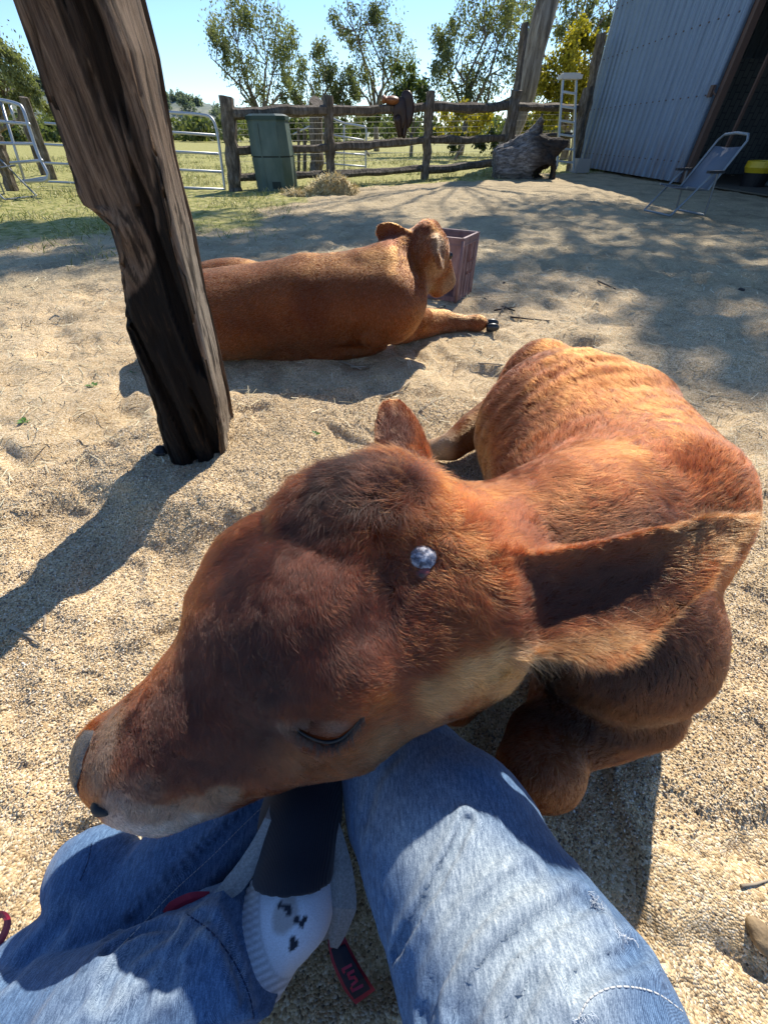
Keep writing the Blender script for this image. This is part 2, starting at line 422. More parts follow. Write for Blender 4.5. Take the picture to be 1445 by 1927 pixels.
def col_front(P, Nn=None):
    return blobs(P, C_RED, [
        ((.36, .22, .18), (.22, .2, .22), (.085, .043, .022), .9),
        ((.45, .93, .30), (.12, .03, .12), (.13, .05, .022), .7),  # crease shade painted between haunch and ribs
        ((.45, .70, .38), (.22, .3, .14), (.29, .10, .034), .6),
        (D(1000, 900, .5), (.12, .1, .1), (.20, .07, .03), .6), ((.30, .30, .36), (.14, .10, .12), (.10, .042, .022), .85),  # second blob paints shadow into the fur behind the ear
        ((.30, .85, .12), (.14, .3, .16), C_TAN*.85, .75),
        ((.14, .98, .06), (.10, .12, .1), (.6, .45, .3), .9),
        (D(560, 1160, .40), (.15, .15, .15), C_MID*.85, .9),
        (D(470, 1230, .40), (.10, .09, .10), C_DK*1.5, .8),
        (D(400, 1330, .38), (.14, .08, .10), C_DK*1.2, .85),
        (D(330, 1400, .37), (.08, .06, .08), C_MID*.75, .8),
        (D(690, 925, .45), (.11, .065, .08), C_DK*.8, .95), (D(700, 800, .5), (.03, .02, .05), C_OR*.8, .5),
        (D(620, 985, .43), (.07, .04, .06), C_DK*1.3, .75),
        (D(850, 940, .47), (.07, .06, .07), C_OR, .8),
        (D(640, 1090, .40), (.05, .05, .05), C_MID*1.2, .5),
        (D(880, 1260, .45), (.12, .05, .07), C_TAN, .85),
        (D(700, 1400, .42), (.14, .035, .06), C_TAN*.62, .75),
        
        (FP_[(628, 1372)], (.018, .008, .02), C_GREY*.45, .6), (FP_[(540, 1362)], (.024, .009, .02), C_GREY*.4, .5),
        (FP_[(560, 1330)], (.03, .010, .03), C_OR*.4, .5), (FP_[(700, 1330)], (.03, .022, .03), C_OR*.8, .7),
        (FP_[(250, 1490)], (.034, .024, .03), (.17, .11, .085), .7), (FP_[(215, 1515)], (.022, .018, .03), (.27, .20, .17), .85), (FP_[(262, 1532)], (.024, .012, .03), (.34, .25, .20), .8), (FP_[(320, 1530)], (.026, .011, .03), (.34, .24, .18), .8), (FP_[(375, 1512)], (.026, .010, .03), (.34, .22, .15), .75), (FP_[(425, 1490)], (.022, .008, .03), (.36, .23, .15), .7), (FP_[(212, 1548)], (.022, .014, .03), (.38, .29, .25), .9), (FP_[(260, 1566)], (.03, .013, .03), (.52, .42, .36), .95), (FP_[(320, 1564)], (.03, .013, .03), (.56, .44, .36), .95), (FP_[(378, 1540)], (.03, .010, .03), (.52, .38, .30), .85), (FP_[(880, 1272)], (.04, .025, .04), C_TAN*1.25, .85), (FP_[(820, 1312)], (.04, .02, .04), C_TAN*1.05, .8), (FP_[(950, 1243)], (.04, .022, .04), C_TAN*1.2, .85), (FP_[(1050, 1218)], (.04, .014, .04), C_TAN*.85, .7), (FP_[(1130, 1205)], (.04, .014, .04), C_TAN*.75, .7), (FP_[(1220, 1150)], (.03, .014, .04), C_TAN*.65, .6), (FP_[(190, 1440)], (.014, .03, .03), (.30, .20, .15), .6),
        
        (D(196, 1352, .40), (.018, .02, .03), C_TAN*.7, .6),
        (D(190, 1400, .40), (.03, .06, .05), (.16, .11, .08), .7),
        (D(1130, 1120, .41), (.105, .034, .08), (.12, .048, .024), .9),
        (D(1000, 1165, .41), (.07, .05, .07), C_MID, .5),
        (D(1330, 1020, .41), (.09, .05, .07), C_TAN*.8, .6),
        (D(1120, 1235, .41), (.12, .03, .06), C_TAN*.65, .7),
        (D(745, 810, .57), (.035, .06, .05), (.16, .09, .07), .8),
        ((.24, .12, .10), (.07, .06, .07), (.34, .17, .09), .7),
        ((.30, .14, .05), (.1, .08, .06), (.38, .17, .07), .5),
    ])
calf = thing('resting_calf', 'reddish brown calf lying beside the person with its chin across the jeans, eye closed', 'calf', (.45, .7, 0))
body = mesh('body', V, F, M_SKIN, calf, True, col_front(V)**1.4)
ax = RH
_LIDP = hits(fsd, [(556, 1372), (582, 1388), (612, 1397), (640, 1391), (664, 1371), (686, 1342)])
def pl_near(P):
    d = np.full(len(P), 9.)
    for a, b in zip(_LIDP[:-1], _LIDP[1:]): ba = b-a; h = np.clip((P-a)@ba/(ba@ba), 0, 1); d = np.minimum(d, np.linalg.norm(P-a-h[:, None]*ba, axis=1))
    return d
def lf_front(P, Nn):
    L = np.full(len(P), .017); lift = np.full(len(P), .55)
    def put_(ctr, r, l, f_):
        d = np.sqrt((((P-ctr)/np.asarray(r))**2).sum(1)); wv = 1-sstep(.6, 1.1, d)
        L[:] = L*(1-wv)+l*wv; lift[:] = lift*(1-wv)+f_*wv
    put_(D(560, 1180, .43), (.16, .16, .16), .011, .75)
    put_(D(400, 1350, .42), (.17, .1, .15), .0085, .8)
    put_(D(270, 1450, .42), (.09, .09, .12), .006, .95)
    put_(FP_[(628, 1372)], (.03, .018, .03), .004, .9)
    put_(D(690, 930, .47), (.12, .09, .10), .038, 1.35)
    put_(D(850, 1000, .46), (.06, .07, .07), .024, 1.0)
    put_(D(900, 1120, .43), (.06, .06, .06), .026, 1.0)
    put_(D(870, 1290, .46), (.14, .05, .08), .020, .8)
    put_(D(1180, 1090, .42), (.15, .09, .08), .013, .35)
    put_(D(745, 800, .58), (.05, .08, .06), .008, .4)
    put_((.24, .13, .07), (.13, .1, .1), .009, .3)
    put_((.2, .98, .06), (.16, .12, .1), .008, .3)
    pd_ = np.sqrt((((P-D(143, 1446, .425))@RH/np.array([.030, .052, .050]))**2).sum(1)); L *= sstep(1.0, 1.1, pd_)*.97+.03; ey_ = pl_near(P); L *= .12+.88*sstep(.0025, .007, ey_)
    hollow = 1-sstep(.010, .017, np.linalg.norm(P-hits(fsd, [(797, 1048)])[0], axis=1))
    L *= 1-.97*hollow
    return L, lift
lat, nos, dor = RH[:, 0], RH[:, 1], RH[:, 2]
ctrl_f = [(D(700, 900, .46), lat+.4*nos), (D(640, 960, .44), nos*1.-.2*lat), (D(780, 960, .44), -lat*.6-nos*.4+.2), (D(600, 1080, .41), nos-.35*lat),
    (D(500, 1050, .44), nos+.5*lat), (D(560, 1190, .40), nos*.6-.8*lat), (D(450, 1250, .41), nos*.5-.9*lat), (D(660, 1150, .39), nos*.25-lat),
    (D(350, 1380, .38), nos*.35-1.*lat), (D(260, 1420, .38), -lat+.1*nos), (D(700, 1330, .38), -nos*.7-.5*lat), (D(820, 1200, .40), -nos-.5*lat),
    (D(850, 1280, .43), -nos*.5-lat*1.), (D(870, 1090, .40), -lat*1.0-.3*nos), (D(900, 980, .45), -nos-.1*lat), (D(930, 1080, .42), -nos-.4*lat),
    (HP['e0']*.6+HP['e1']*.4, HP['RE'][:, 0]), (HP['e1'], HP['RE'][:, 0]), (D(1120, 1200, .42), HP['RE'][:, 0]*.7+np.array([.1, -.3, -.5])),
    (HP['g1'], HP['g1']-HP['g0']),
    ((.30, .42, .42), (1, .3, 0)), ((.45, .42, .45), (.5, 1, 0)), ((.52, .6, .42), (.05, 1, -.05)), ((.45, .8, .38), (-.35, 1, -.15)), ((.6, 1., .35), (0, 1, -.1)),
    ((.25, .8, .2), (-.3, .6, -.6)), ((.45, 1.15, .33), (-.3, .6, -.3)), ((.36, .18, .2), (.1, -.15, -1)), ((.45, .25, .2), (.1, .1, -1)), ((.55, .45, .2), (.1, .5, -.8)),
    ((.24, .10, .1), (-.3, -.4, -.6)), ((.33, .17, .08), (-1, -.3, -.1)), ((.18, .98, .07), (-1, 0, -.2)), ((.2, .25, .15), (0, -.3, -1))]
cam_p = np.array([0, 0, HC])
def w_front(V, N):
    dist = np.linalg.norm(V-cam_p, axis=1); fac = ((cam_p-V)*N).sum(1)/dist
    hid = sstep(.02, .05, V[:, 2])
    hd_ = 1-sstep(.10, .2, np.linalg.norm((V-D(450, 1300, .42))/np.array([1.1, 1.1, 1]), axis=1)); return (.35/dist)**2.0*(.25+.75*sstep(-.35, .0, fac))*hid*(1+1.8*hd_)
if FUR > 0:
    fur('coat', V, F, N, 700000, w_front, lf_front, ctrl_f, lambda P, n: col_front(P), M_HAIR, calf, 1, rad=.00017)
    # long fringe along the lower edge of the near ear, whiskers and stray hairs
    rng = np.random.default_rng(5)
    def strands(name, roots, dirs, L, col, rad, grav=.5, k=7, sp=.25, seed=3, m=None, wob=.25):
        rng = np.random.default_rng(seed); n = len(roots); d = unit(dirs+rng.normal(size=(n, 3))*sp); pts = np.zeros((n, k, 3)); pts[:, 0] = roots
        bend = rng.normal(size=(n, 3))*wob
        for i in range(1, k):
            d = unit(d+bend/k*2+np.array([0, 0, -grav])/k); pts[:, i] = pts[:, i-1]+d*(L/(k-1))[:, None]
        R_ = np.linspace(1, .25, k)[None]*rad*np.ones((n, 1)); c = np.asarray(col)[None]*rng.uniform(.6, 1.3, (n, 1))
        return curves_obj(name, pts, R_, np.clip(c, 0, 1), m or M_HAIR, calf)
    A_, n_ = HP, 4000
    a = rng.beta(1.5, 1.6, n_)*.85+.03
    px = 945+a*440; py = 1236-108*a-160*a**2 + rng.normal(size=n_)*7
    roots = hits(fsd, [(a_, b_-7) for a_, b_ in zip(px, py)]); ok_ = np.linalg.norm(roots-cam_p, axis=1) < .62; roots = roots[ok_]; a = a[ok_]; n_ = len(roots)
    dr = np.array([.35, -.38, -.5])[None]+HP['RE'][:, 0][None]*(.35+.5*a)[:, None]
    strands('ear_fringe', roots, dr, rng.uniform(.015, .05, n_), (.42, .22, .09), .00010, .25, seed=8, sp=.22)
# ================================================================ the ground: one sheet to the horizon
PB = np.array([-.60, 1.06])                                   # foot of the post
SHED = [np.array([5.78, 15.27]), np.array([4.87, 8.02])]
def grass_mask(P):
    """1 where grass grows (beyond the fence, the far left, along the fence)"""
    x, y = P[:, 0], P[:, 1]
    ln = y - (9.1+.79*(x+2.8))                               # past the fence line
    m = sstep(-2.9, -.7, ln + .9*fbm(P*.55, 2, 31) - .35*np.clip(-x-2, 0, 3)*-1)
    m = np.maximum(m, sstep(3.9, 5.6, y - .55*x*0 + .5*fbm(P*.8, 2, 33))*sstep(-.6, -2.2, x+.6*vnoise(P*.9, 12)))
    m *= 1-sstep(3.6, 4.6, x)*sstep(15, 13.5, y)*.75
    m = np.where((y < 2) , 0, m)
    return np.clip(m, 0, 1)
def height(x, y):
    x = np.asarray(x, float); y = np.asarray(y, float); P = np.stack([x, y], -1)
    r = np.hypot(x, y)
    near = 1-sstep(3.2, 7.5, r)
    def dim(sc_, seed, th):                                   # rounded hoof and foot hollows
        n = fbm(P*sc_+.35*np.stack([vnoise(P*sc_*1.4, 3), vnoise(P*sc_*1.4, 4)], -1), 2, seed); return -sstep(th, th+.55, n)
    h = near*(.034*dim(3.1, 51, .12) + .018*dim(6.5, 52, .1) + .007*dim(15, 53, .1) + .006*fbm(P*8, 3, 8) + .0035*fbm(P*24, 2, 9))
    h += .035*fbm(P*.33, 2, 41)*sstep(2, 8, r) + (1-near)*.016*fbm(P*4.5, 4, 42)*(r < 40)
    d = np.hypot(x-PB[0]-.03, (y-PB[1]+.02))
    h += .035*np.exp(-((d-.24)/.13)**2)*(x > PB[0]-.9)       # sand heaped round the post
    h += .03*np.exp(-(((x+.28)/.18)**2+((y-1.28)/.12)**2)) - .03*np.exp(-(((x+.83)/.16)**2+((y-.80)/.22)**2))
    # flatten under the things lying on the sand
    for cx, cy, rr in ((.4, .6, .45), (.1, .15, .30), (-.5, 1.85, .5)):
        h = h*(1-.0*rr)
    k = np.exp(-((x-.42)**2+(y-.65)**2)/.35**2); h = h*(1-.8*k)
    return h
r_ = [0.0]; rr = .03
while rr < 4000: r_.append(rr); rr *= (1.0105 if rr < 9 else 1.03 if rr < 60 else 1.12)
r_ = np.array(r_[1:]); nA = 760
# finer in the direction of the yard than behind the viewer
u = np.linspace(0, 1, nA, endpoint=False); th = 2*np.pi*(u) - .22*np.sin(4*np.pi*u)*0 ; th = th + .62*np.sin(2*np.pi*u)*1.0
th = th + np.pi*1.5                                          # dense half faces +Y
RR, TH = np.meshgrid(r_, th, indexing='ij'); X = RR*np.cos(TH); Y = RR*np.sin(TH)
Z = height(X, Y); Z = np.where(RR > 150, Z*0, Z)
GV = np.concatenate([np.stack([X, Y, Z], -1).reshape(-1, 3), [[0, 0, float(height(0., 0.))]]])
nr = len(r_); i = np.arange(nr-1)[:, None]; j = np.arange(nA)[None]; j2 = (j+1) % nA
GF = np.stack([i*nA+j, (i+1)*nA+j, (i+1)*nA+j2, i*nA+j2], -1).reshape(-1, 4)
# the innermost ring closes with quads made of pairs of slices
c0 = nr*nA; tri = np.array([[c0, jj, (jj+1) % nA, (jj+2) % nA] for jj in range(0, nA, 2)])
GF = np.concatenate([GF, tri])
gm = grass_mask(GV[:, :2])
straw = sstep(2.6, 5.0, np.hypot(GV[:, 0], GV[:, 1]))*(1-gm)
gcol = np.stack([gm, straw, np.zeros(len(GV))], 1)
M_GROUND = mat('sandy_ground', (.5, .4, .28), .95, spec=.15); g = NG(M_GROUND)
sep = g.n('SeparateColor'); g.l(g.attr(), sep.inputs[0])
p = g.pos()
vor = g.n('TexVoronoi'); g.l(g.noise(p, 60, 1), vor.inputs[0]); g.l(p, vor.inputs['Vector']); vor.inputs['Scale'].default_value = 330
vc = g.n('SeparateColor'); g.l(vor.outputs['Color'], vc.inputs[0])
sand = g.ramp(vc.outputs[0], [(.0, (.13, .10, .075)), (.09, (.38, .28, .17)), (.40, (.58, .45, .28)), (.72, (.70, .57, .39)), (.94, (.84, .76, .62)), (1, (.20, .16, .13))])
patch = g.ramp(g.noise(p, 3.2, 4), [(.35, (.88, .81, .70)), (.65, (1.15, 1.08, .96))])
sand = g.mix(1.0, sand, patch, 'MULTIPLY')
n1 = g.noise(p, 22, 6, .7); n2 = g.noise(p, 140, 4, .7)
litter = g.ramp(n2, [(.25, (.22, .165, .10)), (.45, (.50, .40, .26)), (.6, (.68, .56, .375)), (.8, (.84, .73, .52))])
litter = g.mix(1.0, litter, g.ramp(g.noise(p, 2.1, 5, .65), [(.3, (.62, .60, .56)), (.55, (1, .97, .9)), (.75, (1.15, 1.1, .95))]), 'MULTIPLY')
c = g.mix(g.val(g.math('ADD', sep.outputs[1], g.math('MULTIPLY', g.math('SUBTRACT', n1, .5), .6)), .3, .7), sand, litter)
gr = g.ramp(g.noise(p, 9, 6, .7), [(.3, (.10, .12, .025)), (.42, (.22, .23, .06)), (.54, (.42, .38, .14)), (.8, (.54, .46, .24))])
gf = g.val(g.math('ADD', sep.outputs[0], g.math('MULTIPLY', g.math('SUBTRACT', g.noise(p, 5, 6, .75), .5), 1.1)), .42, .66)
c = g.mix(gf, c, gr)
g.base(c)
gh = g.math('SUBTRACT', 1.0, g.math('MULTIPLY', vor.outputs['Distance'], 1.2))
fadef = g.val(sep.outputs[1], .15, .7, 1., 0.)
b1 = g.n('Bump'); g.l(gh, b1.inputs['Height']); b1.inputs['Distance'].default_value = .0022; g.l(g.math('MULTIPLY', fadef, .9), b1.inputs['Strength'])
b2 = g.n('Bump'); g.l(g.math('ADD', g.noise(p, 60, 5, .7), g.math('MULTIPLY', g.noise(p, 14, 4, .6), 2.0)), b2.inputs['Height']); b2.inputs['Distance'].default_value = .028
g.l(g.val(sep.outputs[1], 0, .6, .25, .8), b2.inputs['Strength']); g.l(b1.outputs[0], b2.inputs['Normal']); g.l(b2.outputs[0], g.b.inputs['Normal'])
tag(mesh('ground', GV, GF, M_GROUND, None, True, gcol), kind='structure')

# ---- loose grains, straw and grass that nobody could count
def grains(name, n, rmin, rmax, smin_, smax, seed, cols, frac=.62):
    rng = np.random.default_rng(seed)
    rad = np.sqrt(rng.random(n))*(rmax-rmin)+rmin; a = math.pi/2 + rng.uniform(-1.45, 1.45, n)
    x = rad*np.cos(a); y = rad*np.sin(a); z = height(x, y); s = rng.uniform(smin_, smax, n)*rng.choice([1, 1, 1.5], n)
    base = np.array([[1, 0, 0], [.3, .95, 0], [-.8, .6, 0], [-.8, -.6, 0], [.3, -.95, 0], [0, 0, .8], [0, 0, -.8]])
    q = unit(rng.normal(size=(n, 3))); t = unit(np.cross(q, rng.normal(size=(n, 3)))); R = np.stack([q, t, np.cross(q, t)], 2)
    vv = base[None]*(1+rng.normal(size=(n, 7, 1))*.18)*np.array([1, .8, .75])
    vv = np.einsum('nij,nkj->nki', R, vv)*s[:, None, None]*.5 + np.stack([x, y, z+s*.18], 1)[:, None]
    f = np.array([[0, 1, 5], [1, 2, 5], [2, 3, 5], [3, 4, 5], [4, 0, 5], [1, 0, 6], [2, 1, 6], [3, 2, 6], [4, 3, 6], [0, 4, 6]])
    F_ = (f[None]+np.arange(n)[:, None, None]*7).reshape(-1, 3)
    cc = np.array(cols)[rng.integers(0, len(cols), n)]*rng.uniform(.75, 1.2, (n, 1))
    m = mat(name, rough=.8, spec=.3); NG(m).base(NG(m).attr())
    return tag(mesh(name, vv.reshape(-1, 3), F_, m, None, False, np.repeat(cc, 7, 0)), kind='stuff')
grains('coarse_sand_grains', 170000, .05, 1.5, .002, .0046, 11, [(.64, .50, .31), (.72, .59, .40), (.56, .42, .26), (.84, .76, .62), (.42, .32, .21), (.66, .52, .32), (.22, .19, .16)])
def ribbons(name, P0, dirs, L, wd, cols, seed, m=None, bend=.3, segs=2, up=None):
    rng = np.random.default_rng(seed); n = len(P0); d = unit(dirs); V_ = []; p = P0.copy(); sd = unit(np.cross(d, (0, 0, 1.) if up is None else up)+rng.normal(size=(n, 3))*.3)
    ring = []
    b = rng.normal(size=(n, 3))*bend
    for i in range(segs+1):
        w_ = wd*(1-.75*(i/segs)) if up is not None else wd
        ring.append(p-sd*w_[:, None]/2); ring.append(p+sd*w_[:, None]/2)
        d = unit(d+b/segs); p = p+d*(L/segs)[:, None]
    vv = np.stack(ring, 1); k = 2*(segs+1)
    f = np.array([[2*i, 2*i+1, 2*i+3, 2*i+2] for i in range(segs)])
    F_ = (f[None]+np.arange(n)[:, None, None]*k).reshape(-1, 4)
    cc = np.array(cols)[rng.integers(0, len(cols), n)]*rng.uniform(.7, 1.25, (n, 1))
    if m is None: m = mat(name, rough=.7, spec=.3); NG(m).base(NG(m).attr())
    return tag(mesh(name, vv.reshape(-1, 3), F_, m, None, True, np.repeat(cc, k, 0)), kind='stuff')
rng = np.random.default_rng(21)
n = 48000; rad = 1.2*np.exp(rng.random(n)*np.log(9.5/1.2)); a = math.pi/2+rng.uniform(-1.0, 1.0, n)
x = rad*np.cos(a); y = rad*np.sin(a); keep = rng.random(n) < sstep(.8, 4.0, rad)*.95+.03; x, y = x[keep], y[keep]; n = len(x)
P0 = np.stack([x, y, height(x, y)+rng.uniform(.001, .01, n)], 1); a = rng.random(n)*6.283
ribbons('straw_litter', P0, np.stack([np.cos(a), np.sin(a), rng.normal(size=n)*.08], 1), rng.uniform(.015, .07, n), rng.uniform(.0012, .003, n)*(1+np.hypot(x, y)*.12),
        [(.62, .53, .33), (.5, .42, .25), (.7, .62, .42), (.35, .28, .17)], 22, bend=.25)
n = 150000; rad = 3.4*np.exp(rng.random(n)*np.log(30/3.4)); a = math.pi/2+rng.uniform(-.95, .95, n)
x = rad*np.cos(a); y = rad*np.sin(a); gmm = grass_mask(np.stack([x, y], 1)); keep = rng.random(n) < np.clip(gmm*(.35+.9*vnoise(np.stack([x, y], 1)*1.3, 71)), 0, 1); x, y = x[keep], y[keep]; n = len(x)
P0 = np.stack([x, y, height(x, y)-.005], 1); rr_ = np.hypot(x, y)
M_BLADE = mat('grass_blades', rough=.55, spec=.3); g = NG(M_BLADE); g.base(g.attr()); g.b.inputs['Transmission Weight'].default_value = 0
ribbons('grass', P0, np.stack([rng.normal(size=n)*.5, rng.normal(size=n)*.5, np.ones(n)*.75], 1), rng.uniform(.03, .09, n)*(1+rr_*.03), rng.uniform(.004, .008, n)*(1+rr_*.10),
        [(.14, .19, .03), (.26, .29, .06), (.44, .40, .14), (.56, .48, .24)], 23, M_BLADE, bend=.6, up=(.3, .2, .1))

# ================================================================ the weathered timber post beside us
M_POST = mat('weathered_timber', (.2, .15, .1), .85, spec=.25); g = NG(M_POST)
p = g.pos((1, 1, .05)); p2 = g.pos((1, 1, .08))
gn = g.noise(p, 85, 12, .78, .8); gn2 = g.noise(p2, 260, 8, .75)
wood = g.ramp(gn, [(.34, (.02, .012, .008)), (.43, (.09, .052, .032)), (.52, (.20, .130, .083)), (.62, (.34, .235, .155)), (.74, (.50, .38, .28))])
wood = g.mix(.22, wood, g.ramp(gn2, [(.3, (.05, .035, .025)), (.7, (.40, .32, .25))]))
sep = g.n('SeparateColor'); g.l(g.attr(), sep.inputs[0])
char = g.ramp(gn, [(.3, (.006, .005, .005)), (.55, (.018, .014, .011)), (.66, (.09, .052, .026)), (.8, (.20, .12, .06))])
pale = g.ramp(gn2, [(.3, (.20, .165, .125)), (.5, (.36, .31, .25)), (.7, (.50, .45, .38))])
c = g.mix(g.val(g.math('ADD', sep.outputs[0], g.math('MULTIPLY', g.math('SUBTRACT', gn, .5), 1.3)), .35, .65), wood, char)
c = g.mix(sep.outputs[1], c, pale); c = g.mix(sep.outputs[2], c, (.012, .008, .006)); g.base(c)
hh = g.math('ADD', gn, g.math('MULTIPLY', gn2, .4)); g.bump(hh, 1.0, .012)
def interp(z, tab): return np.interp(z, [q[0] for q in tab][::1], [q[1] for q in tab])
def prof(pts, Yv):
    t = sorted([(Yp(a, b, Yv)[2], Yp(a, b, Yv)[0]) for a, b in pts]); return t
FL = prof([(20, 0), (62, 120), (110, 262), (140, 365), (152, 388), (172, 398), (205, 428), (222, 480), (233, 560), (236, 625), (258, 690), (285, 760), (326, 884)], .96)
FR = prof([(213, 0), (246, 90), (266, 179), (301, 299), (322, 399), (339, 475), (360, 551), (382, 643), (409, 751), (424, 864)], 1.01)
BR = prof([(272, 0), (300, 110), (330, 290), (362, 420), (385, 540), (405, 620), (430, 730), (441, 800)], 1.22)
zs = np.concatenate([np.linspace(-.12, 1.0, 330), np.linspace(1.02, 2.7, 60)]); PV = []; PC = []
slope = (FL[-1][1]-FL[-4][1])/(FL[-1][0]-FL[-4][0])*.3
ntop = FL[-1][0]
def ex(z, tab, s0=.06):
    v = interp(z, tab)
    if z > tab[-1][0]: v += (z-tab[-1][0])*s0
    return v
NS = [50, 44, 44, 44]
for z in zs:
    fl = np.array([ex(z, FL), .96]); fr = np.array([ex(z, FR), 1.01]); br = np.array([ex(z, BR), 1.22]); bl = fl+(br-fr)*.9+np.array([-.015, -.02])
    cr = [fl, fr, br, bl]
    for s_ in range(4):
        a_, b_ = cr[s_], cr[(s_+1) % 4]
        for q in range(NS[s_]):
            t = q/NS[s_]; pt = a_*(1-t)+b_*t
            nrm = np.array([(b_-a_)[1], -(b_-a_)[0]]); nrm /= np.linalg.norm(nrm)
            PV.append((pt[0], pt[1], z, nrm[0], nrm[1], s_, t))
PV = np.array(PV); P3 = PV[:, :3]; tt = PV[:, 6]; sd_ = PV[:, 5]
Pn = P3*np.array([1, 1, .10])
front = (sd_ == 0) | (sd_ == 3)
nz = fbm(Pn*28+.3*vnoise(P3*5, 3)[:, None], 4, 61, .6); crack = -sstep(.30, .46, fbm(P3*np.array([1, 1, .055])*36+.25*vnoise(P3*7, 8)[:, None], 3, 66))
amp = np.where(front, .013, .004); edge = np.minimum(tt, 1-tt); rnd = -.012*(1-sstep(0, .12, edge))
pits = -.010*sstep(.2, .7, fbm(P3*np.array([1, 1, .4])*13, 3, 69))
dsp = amp*nz + np.where(front, .020, .003)*crack + rnd + np.where(front, pits, 0)
P3 = P3.copy(); P3[:, 0] += PV[:, 3]*dsp; P3[:, 1] += PV[:, 4]*dsp
ns = sum(NS); nzv = len(zs); i = np.arange(nzv-1)[:, None]; j = np.arange(ns)[None]; F_ = np.stack([i*ns+j, i*ns+(j+1) % ns, (i+1)*ns+(j+1) % ns, (i+1)*ns+j], -1).reshape(-1, 4)
zz = P3[:, 2]
chm = np.where(sd_ == 0, np.clip(sstep(.64, .50, zz - .26*(tt-.5) + .14*vnoise(P3*np.array([14, 14, 5]), 5)), 0, 1), 0)
chm = np.maximum(chm, np.where(sd_ == 3, sstep(.6, .4, zz), 0))
plm = np.where(sd_ == 1, np.clip(.95+.3*vnoise(P3*6, 7), 0, 1)*sstep(.75, .5, zz)*.75+.12, 0); plm = np.where((sd_ == 1) & (tt < .06), 0, plm)
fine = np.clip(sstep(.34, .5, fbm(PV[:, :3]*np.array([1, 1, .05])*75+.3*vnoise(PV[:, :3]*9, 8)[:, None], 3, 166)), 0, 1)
pc = np.stack([chm, plm, np.clip(np.maximum(-crack*.9*front, fine*.75), 0, 1)], 1)  # blue channel: shade inside the cracks, painted near black
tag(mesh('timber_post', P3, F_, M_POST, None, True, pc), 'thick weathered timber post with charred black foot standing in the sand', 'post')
# ================================================================ the person whose legs we look down on
def pl_dist(P, L):
    d = np.full(len(P), 9.); s_ = np.zeros(len(P)); acc = 0
    for a, b in zip(L[:-1], L[1:]):
        ba = b-a; l = np.linalg.norm(ba)+1e-9; h = np.clip((P-a)@ba/(l*l), 0, 1); dd = np.linalg.norm(P-a-h[:, None]*ba, axis=1)
        m = dd < d; d[m] = dd[m]; s_[m] = acc+h[m]*l; acc += l
    return d, s_
HIPR, HIPL = np.array([.17, -.46, .16]), np.array([-.17, -.46, .16])
RL = [(D(712, 1320, .60), .071), (D(732, 1400, .57), .080), (D(780, 1500, .51), .090), (D(855, 1600, .445), .102), (D(952, 1800, .37), .104), (D(1030, 1950, .325), .108), (HIPR, .115)]
L1 = [(D(570, 1425, .585), .066), (D(335, 1640, .505), .057), (D(60, 1860, .445), .054), (D(-130, 2010, .41), .066), (HIPL, .115)]
L2 = [(D(540, 1738, .425), .058), (D(405, 1806, .412), .056), (D(200, 1925, .378), .058), (D(-130, 2030, .39), .066)]
cut_o = D(478, 1772, .42); cut_n = unit(D(520, 1740, .448)-D(395, 1808, .44)); cut_n = unit(cut_n+np.array([0, .18, .1]))
def jeans_raw(P, hollow=True):
    d = np.full(len(P), 9.)
    for (a, ra), (b, rb) in zip(RL[:-1], RL[1:]): d = smin(d, rc(P, a, b, ra, rb), .02)
    e = np.full(len(P), 9.)
    for (a, ra), (b, rb) in zip(L1[:-1], L1[1:]): e = smin(e, rc(P, a, b, ra, rb), .02)
    e = smin(e, ell(P, D(175, 1640, .50), (.055, .05, .045)), .012)
    h = np.full(len(P), 9.)
    for (a, ra), (b, rb) in zip(L2[:-1], L2[1:]): h = smin(h, rc(P, a, b, ra, rb), .02)
    pc_ = (P-cut_o)@cut_n; h = np.maximum(h, pc_)
    if False:
        inn = np.maximum(h+.006, -(pc_+.045)); h = np.maximum(h, -np.maximum(inn, -(pc_+.05)) if False else -(np.where(pc_ > -.05, -(-(h+.006)), 9.)) if False else h)
    e = smin(e, h, .004)
    k = rc(P, HIPL, HIPR, .13, .13)
    return smin(smin(d, e, .01), k, .06)
def dens(pts, n=5):
    P_ = np.array(pts, float); t = np.linspace(0, len(P_)-1, (len(P_)-1)*n+1); i_ = np.minimum(t.astype(int), len(P_)-2); f_ = t-i_
    out = []
    for a, b in zip(i_, f_):
        p0, p1, p2, p3 = P_[max(a-1, 0)], P_[a], P_[a+1], P_[min(a+2, len(P_)-1)]
        out.append(.5*(2*p1+(p2-p0)*b+(2*p0-5*p1+4*p2-p3)*b*b+(3*p1-p0-3*p2+p3)*b**3))
    return [tuple(q) for q in out]
CRE = []
def crease(pts, w_, amp, ridge=.6):
    L = hits(jeans_raw, dens(pts, 3)); L = L[np.abs(jeans_raw(L)) < .01]; CRE.append((L, w_, amp, ridge))
def near(Q, L, r): return ((Q > L.min(0)-r) & (Q < L.max(0)+r)).all(1)
crease([(880, 1545), (850, 1610), (790, 1720), (745, 1800)], .0045, .005, .9)
crease([(745, 1420), (705, 1480), (690, 1540)], .008, .002)
crease([(1100, 1700), (1010, 1750), (925, 1825), (870, 1925)], .0075, .008, .8)
crease([(1135, 1745), (1060, 1785), (1000, 1840), (960, 1930)], .0065, .006, .8)
crease([(1200, 1790), (1130, 1812), (1075, 1850)], .0065, .006, .8)
crease([(1000, 1640), (930, 1690), (850, 1800), (800, 1920)], .006, .005, .8)
crease([(1085, 1690), (1125, 1712)], .005, .008)
crease([(380, 1790), (300, 1850), (230, 1925)], .006, .003)
crease([(120, 1740), (60, 1800), (10, 1850)], .009, .004)
crease([(300, 1800), (200, 1850), (90, 1925)], .007, .004)
